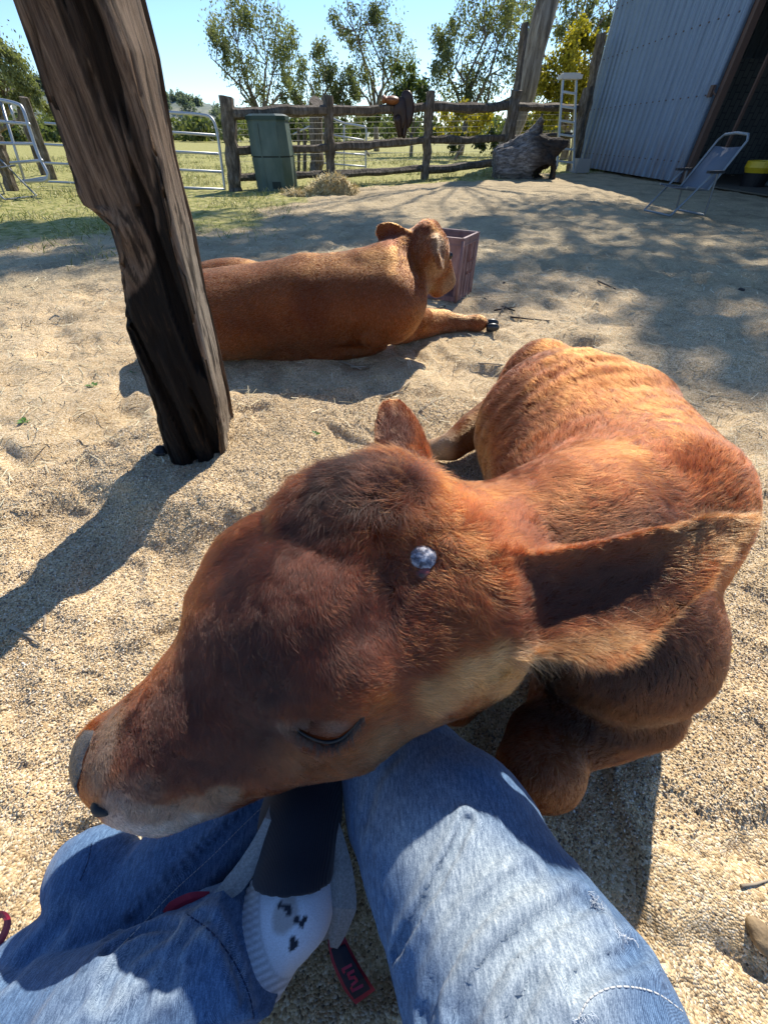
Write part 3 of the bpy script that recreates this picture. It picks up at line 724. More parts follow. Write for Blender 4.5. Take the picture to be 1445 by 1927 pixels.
crease([(318, 1762), (262, 1788), (215, 1832), (195, 1880)], .006, .006, .8)
crease([(330, 1744), (262, 1756), (205, 1790)], .005, .006, .8)
crease([(372, 1735), (330, 1790), (318, 1850)], .006, .004, .8)
crease([(480, 1530), (400, 1610), (330, 1690)], .010, .003)
crease([(380, 1720), (420, 1760), (455, 1850), (460, 1900)], .005, .0035)
SEAM1 = hits(jeans_raw, [(492, 1482), (440, 1535), (380, 1592), (310, 1655), (245, 1722), (190, 1778), (150, 1830)])
SEAM2 = hits(jeans_raw, [(618, 1470), (632, 1560), (655, 1650), (690, 1760), (725, 1880), (745, 1950)])
HEM = hits(jeans_raw, [(352, 1722), (398, 1755), (440, 1810), (468, 1870), (478, 1920)])
KNEE = hits(jeans_raw, [(1090, 1925), (1110, 1880), (1160, 1858), (1230, 1870), (1290, 1910)])
def jeans_sdf(P):
    d = jeans_raw(P); m = d < .05
    if m.any():
        Q = P[m]; x = d[m]
        gv = np.zeros(len(Q)); rdg = np.zeros(len(Q))
        for L, w_, amp, rg in CRE:
            b_ = near(Q, L, w_*5)
            if b_.any(): dd, _ = pl_dist(Q[b_], L); gv[b_] = np.maximum(gv[b_], amp*np.exp(-(dd/w_)**2)); rdg[b_] = np.maximum(rdg[b_], rg*amp*np.exp(-((dd-w_*2.1)/(w_*1.1))**2))
        x = x + np.where(gv > rdg, gv-rdg*.3, -(rdg-gv))
        for L, w_ in ((SEAM1, .006), (SEAM2, .005)):
            b_ = near(Q, L, .02)
            if b_.any(): dd, s_ = pl_dist(Q[b_], L); x[b_] -= .0022*np.exp(-(dd/w_)**4)*(1+.35*np.sin(s_*900+6*vnoise(Q[b_]*60, 4)))
        b_ = near(Q, HEM, .02)
        if b_.any(): dd, s_ = pl_dist(Q[b_], HEM); x[b_] += .0018*np.exp(-(dd/.0022)**2)
        x = x + .0026*fbm(Q*13, 3, 91) + .0010*fbm(Q*np.array([70, 40, 60]), 2, 92)
        d[m] = x
    return d
V, F, N = surface(jeans_sdf, (-.62, -.62, -.06), (.36, .36, .46), .0037)
def jeans_col(P):
    dk, md, fd = np.array([.030, .070, .16]), np.array([.10, .18, .31]), np.array([.36, .43, .48])
    c = np.ones((len(P), 3))*md
    c = c*(1+.10*fbm(P*12, 2, 97))[:, None]
    fade = np.zeros(len(P))
    dd, _ = pl_dist(P, hits(jeans_raw, [(740, 1430), (850, 1600), (930, 1720), (1010, 1800)])); fade = np.maximum(fade, .80*(1-sstep(.02, .085, dd+.012*vnoise(P*22, 5)))*sstep(.10, -.02, P[:, 1]+0*P[:, 0]) + .30*(1-sstep(.02, .075, dd)))
    dd, _ = pl_dist(P, hits(jeans_raw, [(300, 1830), (120, 1920)])); fade = np.maximum(fade, .22*(1-sstep(.01, .05, dd)))
    for L, w_, amp, rg in CRE:
        dd, _ = pl_dist(P, L); fade = fade + .25*np.exp(-((dd-w_*1.9)/(w_*1.0))**2)*(.5+.6*vnoise(P*70, 8))
    c = c*(1-np.clip(fade, 0, 1))[:, None]+fd*np.clip(fade, 0, 1)[:, None]
    for L in (SEAM1, SEAM2):
        dd, s_ = pl_dist(P, L); wv = np.exp(-(dd/(.0085 if L is SEAM1 else .006))**4)*(.45+.5*np.sin(s_*620+5*vnoise(P*40, 3))); wv = np.clip(wv, 0, 1)
        c = c*(1-.85*wv[:, None])+dk*.55*.85*wv[:, None]
    dd, s_ = pl_dist(P, HEM); wv = np.exp(-((dd-.006)/.005)**2)*(.4+.4*np.sin(s_*500)); c = c*(1-np.clip(wv, 0, 1)[:, None]*.6)+fd*.8*np.clip(wv, 0, 1)[:, None]*.6
    return np.clip(c, 0, 1)
M_DENIM = mat('worn_blue_denim', (.08, .18, .4), .88, spec=.15, sheen=.15); g = NG(M_DENIM); p = g.pos(rot=(.4, .7, .5))
tw = g.n('TexWave'); tw.wave_type = 'BANDS'; g.l(p, tw.inputs['Vector']); tw.inputs['Scale'].default_value = 520; tw.inputs['Distortion'].default_value = 1.2; tw.inputs['Detail'].default_value = 2
slub = g.noise(g.pos((1, .25, .25), rot=(.4, .7, .5)), 420, 5, .75); slub2 = g.noise(g.pos(), 900, 3, .7)
f = g.math('ADD', g.math('MULTIPLY', slub, .5), g.math('ADD', g.math('MULTIPLY', slub2, .35), g.math('MULTIPLY', tw.outputs['Fac'], .10)))
g.base(g.mix(1.0, g.attr(), g.ramp(f, [(.38, (.35, .40, .48)), (.5, (.95, .95, .97)), (.62, (1.9, 1.75, 1.6))]), 'MULTIPLY'))
g.bump(f, .5, .0012)
person = thing('person', 'person sitting on the sand in torn blue jeans, white sock and slip-on shoe, holding no one, the calf resting across the legs', 'person', (0, -.2, 0))
person['label'] = 'person sitting cross-legged in torn faded blue jeans, white sock and black and grey shoe'
jeans = mesh('jeans', V, F, M_DENIM, person, True, jeans_col(V))
M_THREAD = mat('pale_stitching', (.55, .56, .55), .8); M_THREADD = mat('dark_stitching', (.02, .035, .09), .8)
def stitch(pts, m, off=(0, 0), r=.0005, name='stitching'):
    L = hits(jeans_sdf, [(a+off[0], b+off[1]) for a, b in pts]); mb = MB()
    out = []
    for a, b in zip(L[:-1], L[1:]):
        n_ = max(1, int(np.linalg.norm(b-a)/.0042)); out += [a+(b-a)*q/n_ for q in range(n_)]
    out = np.array(out+[L[-1]])
    for a, b in zip(out[:-1], out[1:]):
        e = a+(b-a)*.72; n0 = unit(cam_p-a); 
        mb.tube([a, (a+e)/2+n0*.0009, e], r, 5, False)
    return mb.build(name, m, jeans, True)
stitch(dens([(510, 1500), (455, 1552), (395, 1612), (325, 1676), (262, 1742), (215, 1790)]), M_THREAD, (2, 2))
stitch(dens([(352, 1722), (398, 1755), (440, 1810), (468, 1870), (478, 1918)]), M_THREADD, r=.0007)
stitch(dens([(1088, 1920), (1110, 1880), (1160, 1858), (1230, 1868), (1285, 1905)]), M_THREAD, r=.0006)
stitch(dens([(172, 1588), (166, 1620), (150, 1660)]), M_THREADD, r=.0006)
stitch(dens([(640, 1540), (668, 1640), (700, 1740), (738, 1860)]), M_THREADD, (4, 0), .0005)
# frayed threads round the torn knee
rng = np.random.default_rng(4); roots = []; drs = []
for (a, b, n_) in (((1105, 1680), (1130, 1712), 45), ((1150, 1745), (1190, 1770), 30), ((1075, 1925), (1110, 1905), 25)):
    t = rng.random(n_); px = a[0]+(b[0]-a[0])*t+rng.normal(size=n_)*3; py = a[1]+(b[1]-a[1])*t+rng.normal(size=n_)*3
    h_ = hits(jeans_sdf, list(zip(px, py))); roots.append(h_); drs.append(np.array([.5, .1, .6])+rng.normal(size=(n_, 3))*.7)
M_FRAY = mat('frayed_cotton', (.7, .75, .8), .8)
rt, dr = np.concatenate(roots), unit(np.concatenate(drs)); k = 5; pts = np.zeros((len(rt), k, 3)); pts[:, 0] = rt; bd = rng.normal(size=rt.shape)*.5
for i in range(1, k): dr = unit(dr+bd/2); pts[:, i] = pts[:, i-1]+dr*.0013
curves_obj('frayed_threads', pts, np.full((len(rt), k), .00015), np.array([.7, .75, .8]), M_FRAY, jeans)

# sock and shoe
SK = [(D(385, 1835, .44), .034), (D(470, 1795, .44), .047), (D(548, 1700, .452), .045), (D(562, 1600, .48), .042)]
def sock_sdf(P):
    d = np.full(len(P), 9.)
    for (a, ra), (b, rb) in zip(SK[:-1], SK[1:]): d = smin(d, rc(P, a, b, ra, rb), .02)
    ax_ = unit(SK[1][0]-SK[0][0]); s_ = (P-SK[1][0])@ax_
    side = unit(np.cross(ax_, cam_p-SK[1][0])); u_ = (P-SK[1][0])@side
    rib = .0011*np.sin(u_*2*np.pi/.0060)*sstep(.035, .02, s_)
    return d - rib - .0022*np.exp(-((s_-.034)/.004)**2)*0 + .0012*fbm(P*30, 2, 14)
V, F, N = surface(sock_sdf, (-.32, -.15, -.02), (.05, .2, .28), .003)
def sock_col(P):
    c = np.ones((len(P), 3))*np.array([.74, .78, .84])
    cc = hits(sock_sdf, [(535, 1725)])[0]; d = np.linalg.norm((P-cc)/np.array([.017, .02, .02]), axis=1); m = 1-sstep(.6, 1., d+.2*vnoise(P*120, 2)); c = c*(1-m[:, None])+np.array([.46, .43, .42])*m[:, None]
    ax_ = unit(SK[1][0]-SK[0][0]); s_ = (P-SK[1][0])@ax_; u_ = (P-SK[1][0])@unit(np.cross(ax_, cam_p-SK[1][0])); c = c*(1-.42*(sstep(.050, .042, s_)*(.5+.5*np.cos(u_*2*np.pi/.0060))))[:, None]; c = c*(1-.25*np.exp(-((s_-.047)/.0016)**2))[:, None]  # rib shading painted as darker stripes, plus the band's edge line
    for q in [(527, 1703), (537, 1709), (545, 1714), (557, 1733), (568, 1741), (572, 1732), (551, 1768), (556, 1777), (549, 1783), (497, 1652), (520, 1655), (535, 1652)]:
        h_ = hits(sock_sdf, [q])[0]; m = np.linalg.norm(P-h_, axis=1) < .0034; c[m] = (.04, .045, .06)
    return c
M_SOCK = mat('white_knit_cotton', (.8, .8, .82), .9, spec=.1); g = NG(M_SOCK); n_ = g.noise(g.pos(), 700, 3, .7)
g.base(g.mix(1.0, g.attr(), g.ramp(n_, [(.3, (.8, .8, .8)), (.7, (1.1, 1.1, 1.1))]), 'MULTIPLY')); g.bump(n_, .4, .001)
mesh('sock', V, F, M_SOCK, person, True, sock_col(V))
M_ELAS = mat('black_elastic', (.013, .014, .022), .8, spec=.2, sheen=.2); g = NG(M_ELAS); tw = g.n('TexWave'); g.l(g.pos(rot=(0, .2, .1)), tw.inputs['Vector']); tw.inputs['Scale'].default_value = 160; g.bump(tw.outputs['Fac'], .4, .001)
M_CANV = mat('grey_canvas', (.30, .295, .285), .85, spec=.2); g = NG(M_CANV); n_ = g.noise(g.pos(), 350, 4, .7); g.base(g.ramp(n_, [(.3, (.20, .20, .195)), (.7, (.40, .39, .375))])); g.bump(n_, .3, .001)
M_REDW = mat('red_webbing', (.30, .012, .035), .6); M_BLKW = mat('black_webbing', (.012, .014, .03), .75); M_RUB = mat('sole_rubber', (.05, .05, .05), .7)
shoe = thing('slip_on_shoe', None, None); shoe.parent = person; shoe.matrix_parent_inverse = Matrix()
shoe.location = tuple(np.array([-.1, .1, .05])-np.array(person.location))
TN = [(D(553, 1640, .452), .047), (D(566, 1540, .49), .048), (D(585, 1440, .54), .05)]
def tongue(P):
    d = np.full(len(P), 9.)
    for (a, ra), (b, rb) in zip(TN[:-1], TN[1:]): d = smin(d, rc(P, a, b, ra, rb), .02)
    cutp = D(553, 1662, .44); n0 = unit(D(553, 1700, .44)-D(560, 1600, .46)); return np.maximum(np.maximum(d, (P-cutp)@n0+.0012*vnoise(P*90, 4)), -(d+.006))
V, F, N = surface(tongue, (-.3, -.05, -.02), (.1, .32, .25), .0033)
mesh('elastic_tongue', V, F, M_ELAS, shoe, True)
def strip(name, mid, wpx, depth, m, parent, thick=.003, n=6, tilt=0.):
    """a thick curved band that follows measured places"""
    c_ = dens(mid, n); W = np.interp(np.linspace(0, 1, len(c_)), np.linspace(0, 1, len(wpx)), wpx); dp = np.interp(np.linspace(0, 1, len(c_)), np.linspace(0, 1, len(depth)), depth)
    V_ = []
    for i, (x_, y_) in enumerate(c_):
        a = np.array(c_[max(i-1, 0)]); b = np.array(c_[min(i+1, len(c_)-1)]); t = (b-a)/np.linalg.norm(b-a); nn = np.array([-t[1], t[0]])*W[i]/2
        p_ = np.array([x_, y_]); A_, B_ = D(*(p_-nn), dp[i]-tilt), D(*(p_+nn), dp[i]+tilt); M_ = (A_+B_)/2; nr_ = unit(cam_p-M_)
        bulge = nr_*.25*np.linalg.norm(A_-B_)
        V_ += [A_, M_+bulge*.6, B_, B_-nr_*thick, M_+bulge*.6-nr_*thick, A_-nr_*thick]
    n_ = len(c_); F_ = [(i*6+j, i*6+(j+1) % 6, (i+1)*6+(j+1) % 6, (i+1)*6+j) for i in range(n_-1) for j in range(6)]
    F_ += [(5, 4, 3, 2, 1, 0), tuple((n_-1)*6+j for j in range(6))]
    return mesh(name, V_, F_, m, parent, False)
strip('side_panel', [(532, 1480), (512, 1545), (478, 1612), (440, 1665), (405, 1695)], [22, 30, 36, 40, 22], [.49, .455, .44, .43, .425], M_CANV, shoe, .004)
strip('side_panel', [(613, 1500), (628, 1570), (640, 1640), (643, 1710), (628, 1785)], [16, 34, 48, 56, 14], [.50, .47, .455, .445, .45], M_CANV, shoe, .004)
strip('side_panel', [(590, 1770), (612, 1750), (635, 1715)], [16, 36, 30], [.475, .47, .465], M_CANV, shoe, .004)
strip('pull_tab', [(395, 1688), (360, 1692), (328, 1708), (312, 1722)], [20, 24, 26, 16], [.43, .425, .425, .43], M_REDW, shoe, .002)
strip('pull_tab', [(632, 1765), (645, 1805), (668, 1850), (688, 1878)], [32, 44, 50, 46], [.462, .455, .45, .455], M_REDW, shoe, .002)
tabf = strip('tab_label', [(636, 1782), (648, 1812), (668, 1850), (682, 1872)], [28, 34, 38, 36], [.457, .45, .445, .45], M_BLKW, shoe, .001)
def mark(p0, sx, sy, ang, depth, m, parent, strokes, name='red_mark', w_=4.2):
    mb = MB(); ca, sa = math.cos(ang), math.sin(ang)
    for s0 in strokes:
        pts = [D(p0[0]+(x_*sx*ca-y_*sy*sa), p0[1]+(x_*sx*sa+y_*sy*ca), depth) for x_, y_ in s0]
        for a, b in zip(pts[:-1], pts[1:]):
            L_ = np.linalg.norm(b-a); mb.bar(a-(b-a)/L_*.0008, b+(b-a)/L_*.0008, w_/FPX*depth, .0008, up=cam_p-a)
    return mb.build(name, m, parent)
M_RMK = mat('red_lettering', (.42, .02, .055), .6)
mark((663, 1843), 1, 1, math.radians(-28), .435, M_RMK, tabf, [[(-8, -18), (-8, -24), (10, -24)], [(9, -12), (-3, -12), (-4, -3), (5, -1), (6, 7), (-6, 10)], [(-10, 20), (11, 20)], [(-10, 14), (-10, 20)]], w_=4)
strip('pull_tab', [(-30, 1745), (0, 1722), (14, 1732), (8, 1758), (-12, 1790)], [14, 14, 14, 14, 14], [.46, .455, .45, .455, .46], M_REDW, shoe, .003)
V_ = None
def sole(P):
    q = ell(P, D(560, 1600, .535), (.05, .12, .022)); return q
V, F, N = surface(sole, (-.25, -.05, -.04), (.02, .3, .18), .006); mesh('sole', V, F, M_RUB, shoe, True)
# ================================================================ the calf lying behind
def calf_back_sdf():
    hx = unit(np.array([.62, .78, -.30]))
    poll, head, muz = D(805, 432, 1.60), D(812, 470, 1.63), D(838, 528, 1.76)
    E0, E1 = D(778, 458, 1.62), D(710, 432, 1.62); EL_ = np.linalg.norm(E1-E0); RE_ = frame(E1-E0, -ray(740, 445)+np.array([-.1, -.2, .1]))
    K0, K1 = D(826, 462, 1.56), D(834, 505, 1.57); KL_ = np.linalg.norm(K1-K0); RK_ = frame(K1-K0, np.array([.9, -.6, .2]))
    kn, ft, hf = D(832, 606, 2.03), D(890, 608, 2.03), D(915, 609, 2.02)
    el_ = D(745, 612, 1.84)
    def f(P):
        d = rc(P, (-.88, 1.86, .16), (-.35, 1.88, .19), .165, .182)
        d = smin(d, rc(P, (-.35, 1.88, .19), (.02, 1.86, .22), .182, .17), .05)
        d = smin(d, ell(P, (-.72, 1.80, .14), (.26, .15, .15)), .04)
        d = smin(d, rc(P, (-1.0, 1.95, .20), (-.35, 1.92, .29), .09, .08), .05)       # back line
        d = smin(d, ell(P, (-.76, 2.14, .22), (.26, .12, .11)), .04)                    # far hip
        d = smin(d, rc(P, (-.35, 1.92, .29), (.02, 1.90, .33), .08, .09), .05)
        d = smin(d, ell(P, D(742, 580, 1.63), (.105, .11, .135)), .035)                   # shoulder
        d = smin(d, rc(P, D(730, 512, 1.73), D(788, 466, 1.66), .12, .070), .05)        # neck
        d = smin(d, rc(P, D(755, 560, 1.75), D(798, 498, 1.68), .105, .066), .04)
        d = smin(d, rc(P, (-.08, 1.90, .33), D(790, 455, 1.65), .075, .045), .035)      # crest of the neck
        d = smin(d, ell(P, (-.38, 1.86, .03), (.40, .11, .07)), .03)
        d = smin(d, ell(P, head, (.064, .088, .070)), .03)
        d = smin(d, ell(P, poll, (.05, .05, .035)), .02)
        d = smin(d, rc(P, head, muz, .072, .042), .03)
        d = smin(d, rc(P, D(800, 500, 1.68), D(822, 540, 1.76), .07, .04), .03)
        for E_, L_, R_, w_ in ((E0, EL_, RE_, .042), (K0, KL_, RK_, .024)):
            q = (P-E_)@R_; a = q[:, 0]/L_; b = q[:, 1]; c = q[:, 2]; aa = np.clip(a, 0, 1)
            wd = w_*np.sqrt(np.clip(np.sin(np.pi*(aa*.88+.10)), 0, 1))*(.75+.25*aa)+.002
            de = np.maximum(np.maximum(np.abs(c-6*b*b+.01)-.008, np.abs(b)-wd), np.maximum(-a*L_-.02, (a-1)*L_))*.7
            d = smin(d, de, .018)
        d = smin(d, rc(P, el_, kn, .09, .058), .03)
        d = smin(d, rc(P, kn, ft, .052, .034), .02)
        d = smin(d, ell(P, ft+np.array([.02, 0, 0]), (.06, .042, .042)), .015)
        d = smin(d, rc(P, D(700, 632, 1.68), el_, .05, .05), .03)
        return d + .004*fbm(P*7, 2, 5)
    return f, dict(poll=poll, head=head, muz=muz, kn=kn, ft=ft, hf=hf, E0=E0, E1=E1, K0=K0, K1=K1)
fb, BP = calf_back_sdf()
V, F, N = surface(fb, (-1.25, 1.5, -.05), (.75, 2.6, .62), .009)
def col_back(P, Nn=None):
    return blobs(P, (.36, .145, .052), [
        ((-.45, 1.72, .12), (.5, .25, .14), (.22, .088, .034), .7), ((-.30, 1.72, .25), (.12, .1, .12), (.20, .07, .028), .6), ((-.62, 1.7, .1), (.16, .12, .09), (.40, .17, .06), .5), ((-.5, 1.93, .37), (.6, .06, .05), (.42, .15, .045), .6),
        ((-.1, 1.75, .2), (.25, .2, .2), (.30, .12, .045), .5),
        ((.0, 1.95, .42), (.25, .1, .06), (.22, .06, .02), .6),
        (BP['poll'], (.06, .06, .05), (.13, .04, .02), .8),
        (D(825, 505, 1.62), (.07, .1, .06), (.42, .27, .15), .8),
        (BP['muz'], (.07, .1, .08), (.40, .30, .22), .9),
        (D(800, 545, 1.72), (.07, .1, .07), (.42, .30, .18), .8),
        (D(735, 445, 1.58), (.05, .08, .06), (.22, .07, .05), .6),
        (BP['K0'], (.04, .05, .07), (.40, .28, .19), .7),
        (D(735, 545, 1.62), (.10, .12, .05), (.40, .19, .08), .5),
        (BP['kn']*.5+BP['ft']*.5, (.2, .08, .08), (.34, .17, .09), .7)])
calf2 = thing('resting_calf', 'golden brown calf lying on the sand behind the post, facing away towards the plastic crate', 'calf', (-.4, 1.9, 0))
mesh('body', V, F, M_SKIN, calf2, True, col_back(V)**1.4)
ctrl_b = [((-.8, 1.75, .35), (-1, -.1, -.25)), ((-.4, 1.7, .35), (-1, -.1, -.5)), ((-.1, 1.7, .3), (-.7, -.2, -.9)), ((-.5, 1.68, .1), (-1, 0, -.4)), ((0, 1.85, .42), (-1, 0, -.1)), ((-.4, 2, .42), (-1, 0, 0)),
    (D(760, 500, 1.6), (-.6, -.2, -.7)), (BP['poll'], (-.4, -.4, 0)), (D(820, 500, 1.6), (-.5, -.2, -.6)), (BP['E1'], (-1, 0, 0)), (BP['muz'], (-.3, -.3, .5)), (BP['kn'], (1, 0, -.1)), (D(740, 600, 1.6), (.3, -.1, -1)), (BP['ft'], (1, 0, -.3))]
if FUR > 0:
    def w_back(V, N):
        v = cam_p-V; dd = np.linalg.norm(v, axis=1); return .2+.8*sstep(-.3, .1, (v*N).sum(1)/dd)
    def lf_back(P, Nn):
        L = np.full(len(P), .010); L[P[:, 0] > .2] = .010; d = np.linalg.norm(P-BP['poll'], axis=1); L = L+.012*np.exp(-(d/.06)**2); return L, np.full(len(P), .5)
    fur('coat', V, F, N, 190000, w_back, lf_back, ctrl_b, col_back, M_HAIR, calf2, 2, rad=.00038, clump=60, cl=.35, dirnoise=.25)
hoofs = MB(); 
for s_ in (-1, 1):
    def hsd(P, s_=s_): return np.maximum(ell(P, BP['hf']+np.array([.030, s_*.016, -.008+s_*.006]), (.040, .014, .022)), -(P[:, 0]-BP['hf'][0]+.0))
    V_, F_, N_ = surface(hsd, BP['hf']-.08, BP['hf']+.12, .004); mesh('hoof', V_, F_, M_HOOF, calf2, True)
ev = march(fb, 846, 481); 
def esd(P): return np.linalg.norm(P-ev[0]-np.array([0, .004, 0]), axis=1)-.014
V_, F_, N_ = surface(esd, ev[0]-.03, ev[0]+.03, .003); mesh('eye', V_, F_, M_EYE, calf2, True)

# ================================================================ details of the calf in front
hb = march(fsd, 795, 1050)[0]; hn = unit(cam_p-hb)*.8+RH[:, 2]*.2; hn = unit(hn)
# horn bud, scarred and silvery
def bud(P): 
    return smin(ell(P, hb-hn*.0095, (.0185, .0155, .0155)), ell(P, hb-hn*.003+RH[:, 0]*.007, (.009, .009, .009)), .006)+.0008*fbm(P*260, 3, 5)
V_, F_, N_ = surface(bud, hb-.035, hb+.035, .0011)
M_BUD = mat('silvery_horn_bud', (.5, .5, .52), .55, spec=.5); g = NG(M_BUD); n_ = g.noise(g.pos(), 170, 5, .7)
g.base(g.ramp(n_, [(.38, (.03, .03, .045)), (.47, (.12, .13, .18)), (.56, (.28, .29, .34)), (.7, (.62, .62, .66))])); g.bump(n_, .35, .0012)
budo = mesh('horn_bud', V_, F_, M_BUD, calf, True)
M_SCAR = mat('raw_pink_skin', (.28, .055, .05), .4); g = NG(M_SCAR); g.base(g.ramp(g.noise(g.pos(), 150, 3), [(.4, (.04, .012, .010)), (.6, (.22, .05, .045)), (.8, (.35, .13, .12))]))
sc_c = march(fsd, 789, 1072)[0]
def scar(P): return ell(P, sc_c-hn*.007, (.014, .012, .009), frame(RH[:, 0], hn))+.0015*vnoise(P*150, 4)
V_, F_, N_ = surface(scar, sc_c-.04, sc_c+.04, .0016); mesh('bud_skin', V_, F_, M_SCAR, budo, True)
# closed eye: lid, dark lash line and lashes
LID = hits(fsd, dens([(556, 1372), (582, 1388), (612, 1397), (640, 1391), (664, 1371), (686, 1342)], 4))
mb = MB(); mb.tube([p_+unit(cam_p-p_)*.0014 for p_ in LID], [.0005+.0014*math.sin(math.pi*q/(len(LID)-1)) for q in range(len(LID))], 8)
mb.build('closed_eye', M_LASH, calf, True)
if FUR > 0:
    rng = np.random.default_rng(9); n_ = 320; t = rng.random(n_)*(len(LID)-1.01); i_ = t.astype(int); rt = LID[i_]*(1-(t-i_))[:, None]+LID[i_+1]*(t-i_)[:, None]
    dn_ = unit(D(632, 1450, .42)-D(625, 1380, .40)); dirs = dn_[None]+RH[:, 1][None]*.25+unit(cam_p-rt)*.9
    strands('eyelashes', rt, dirs, rng.uniform(.009, .017, n_), (.004, .003, .003), .00028, 1.2, seed=3, sp=.18)
    ws = [((660, 1540 - 60), (690, 1512), (.85, .8, .75)), ((595, 1385), (700, 1425), (.85, .8, .75))]
    mz_ = [(x_, 1530+((x_*7) % 13)) for x_ in range(230, 420, 17)]
    rt = hits(fsd, [(455, 1452), (560, 1392)]+mz_+[(265, 1480), (300, 1495), (345, 1490), (380, 1470), (250, 1510)])
    dirs = np.array([dn_*.8+np.array([.3, 0, .1]), np.array([.9, -.1, -.2])]+[dn_*1.0+unit(cam_p)*.2]*(len(rt)-2))
    strands('whiskers', rt, dirs, np.concatenate([[.028, .05], rng.uniform(.008, .022, len(rt)-2)]), (.5, .46, .42), .00018, .6, seed=6, sp=.15)
# nose pad, nostril and mouth line
nz0 = D(178, 1440, .405)
def pad(P):
    d = np.maximum(fsd(P)-.0018-.001*vnoise(P*60, 9), ell(P, D(143, 1446, .425), (.030, .052, .050), RH)+.004*vnoise(P*50, 5)); return d+.0006*vnoise(P*300, 3)
V_, F_, N_ = surface(pad, D(150, 1440, .43)-.09, D(150, 1440, .43)+.09, .0028); nosep = mesh('nose', V_, F_, M_NOSE, calf, True)
NOS = hits(fsd, dens([(176, 1512), (190, 1524), (206, 1530)], 4)); mb = MB(); mb.tube([p_-unit(cam_p-p_)*.000 for p_ in NOS], [.002, .0045, .006, .0068, .0064, .0056, .0045, .0035, .0015][:len(NOS)], 8)
M_DARK = mat('nostril_shadow', (.012, .01, .01), .6); mb.build('nostril', M_DARK, nosep, True)

# ================================================================ old plastic bottle crate beside the second calf
M_CRATE = mat('faded_brown_plastic', (.17, .085, .075), .6); g = NG(M_CRATE); g.base(g.ramp(g.noise(g.pos((1, 1, .4)), 22, 5, .7), [(.3, (.16, .09, .08)), (.55, (.28, .17, .155)), (.8, (.42, .30, .28))]))
cz = 0.0; c_f = G(857, 570); c_r = G(884, 551); c_l = G(786, 558); exx = c_f-c_l; exy = c_r-c_f; W_ = np.linalg.norm(exx); DP = np.linalg.norm(exy); exx /= W_; exy /= DP; HT = .33
cr = thing('plastic_crate', 'faded brown plastic bottle crate with slotted sides standing on the sand by the calf', 'crate', tuple(c_l+exx*W_/2+exy*DP/2))
RC = np.stack([exx, exy, [0, 0, 1]], 1)
def cp(u_, v_, z_): return c_l+exx*u_*W_+exy*v_*DP+np.array([0, 0, z_+.005])
def rail(mb, a, b, w_, h_): mb.bar(cp(*a), cp(*b), w_, h_)
for (a, b) in (((0, 0), (1, 0)), ((1, 0), (1, 1)), ((1, 1), (0, 1)), ((0, 1), (0, 0))):
    mb = MB(); op = a == (0, 0)
    up = np.array([0, 0, 1.])
    A_, B_ = cp(*a, 0), cp(*b, 0); t_ = unit(B_-A_); L_ = np.linalg.norm(B_-A_); n0 = np.cross(t_, up)
    R_ = np.stack([t_, n0, up], 1)
    def pl(u0, u1, z0, z1, th=.004, off=0): mb.box(A_+t_*(u0+u1)/2*L_+up*(z0+z1)/2+n0*off, ((u1-u0)*L_, th, z1-z0), R_)
    pl(0, 1, .295, HT-.002, .006); pl(-.02, 1.02, HT-.012, HT, .016); pl(-.01, 1.01, .288, .296, .012)
    pl(0, .09, .03, .295); pl(.91, 1, .03, .295)
    if op:
        pl(0, 1, 0, .028, .006)
        for q in (.2, .4, .6, .8): pl(q-.008, q+.008, .0, .034, .01)
        pl(.09, .30, .15, .288); pl(.70, .91, .15, .288); pl(.3, .7, .24, .288); pl(.09, .91, .15, .165, .008)
    else:
        pl(.09, .91, .03, .125); pl(.09, .91, .0, .03, .008); pl(.09, .42, .125, .288); pl(.58, .91, .245, .288); pl(.42, .46, .125, .288); pl(.46, .91, .145, .19); pl(.66, .91, .205, .245)
        for q in (.2, .4, .6, .8): pl(q-.008, q+.008, .0, .288, .009, .003)
    mb.build('side', M_CRATE, cr)
mb = MB()
for q in np.linspace(.05, .95, 9): rail(mb, (q, 0, .012), (q, 1, .012), .008, .006); rail(mb, (0, q, .019), (1, q, .019), .008, .006)
mb.build('base_grid', M_CRATE, cr)
for u_, v_ in ((0, 0), (1, 0), (0, 1), (1, 1)): mb = MB(); mb.tube([cp(u_, v_, 0), cp(u_, v_, HT-.01)], .009, 8); mb.build('corner_post', M_CRATE, cr, True)

# ================================================================ small things on the sand
M_STICK = mat('dark_dry_stick', (.05, .04, .033), .85); M_PALE = mat('pale_dry_stick', (.38, .31, .22), .85); M_LEAF = mat('green_weed_leaf', (.10, .20, .03), .5); M_DLEAF = mat('dry_brown_leaf', (.36, .13, .04), .6); M_YLEAF = mat('yellow_dry_leaf', (.62, .45, .09), .6)
def on(px, py, up=.004):
    q = G(px, py); z = float(height(q[0], q[1])); q = G(px, py, z+up); return q
def stick(pts, r, m, label, group=None, br=None, name='stick'):
    t = MB(); P_ = [on(a, b, r) for a, b in pts]; P_ = [p_+np.array([0, 0, r*.7*math.sin(3*i_)]) for i_, p_ in enumerate(P_)]
    t.tube(P_, [r*(1-.5*i_/(len(P_)-1)) for i_ in range(len(P_))], 6)
    for b_ in (br or []): Q = [on(a, b, r+.004) for a, b in b_]; t.tube(Q, [r*.7, r*.4, r*.3][:len(Q)], 5)
    return tag(t.build(name, m, None, True), label, 'stick', group)
stick([(910, 561), (930, 574), (950, 577), (968, 585)], .008, M_STICK, 'dark forked stick lying just right of the plastic crate', None, [[(930, 584), (948, 580), (970, 577)], [(948, 578), (940, 590)]])
stick([(795, 581), (812, 584), (838, 575)], .008, M_STICK, 'dark curved stick between the crate and the far calf\'s foreleg')
stick([(960, 596), (995, 600), (1035, 603)], .005, M_STICK, 'thin dark stick right of the far calf\'s outstretched hoof')
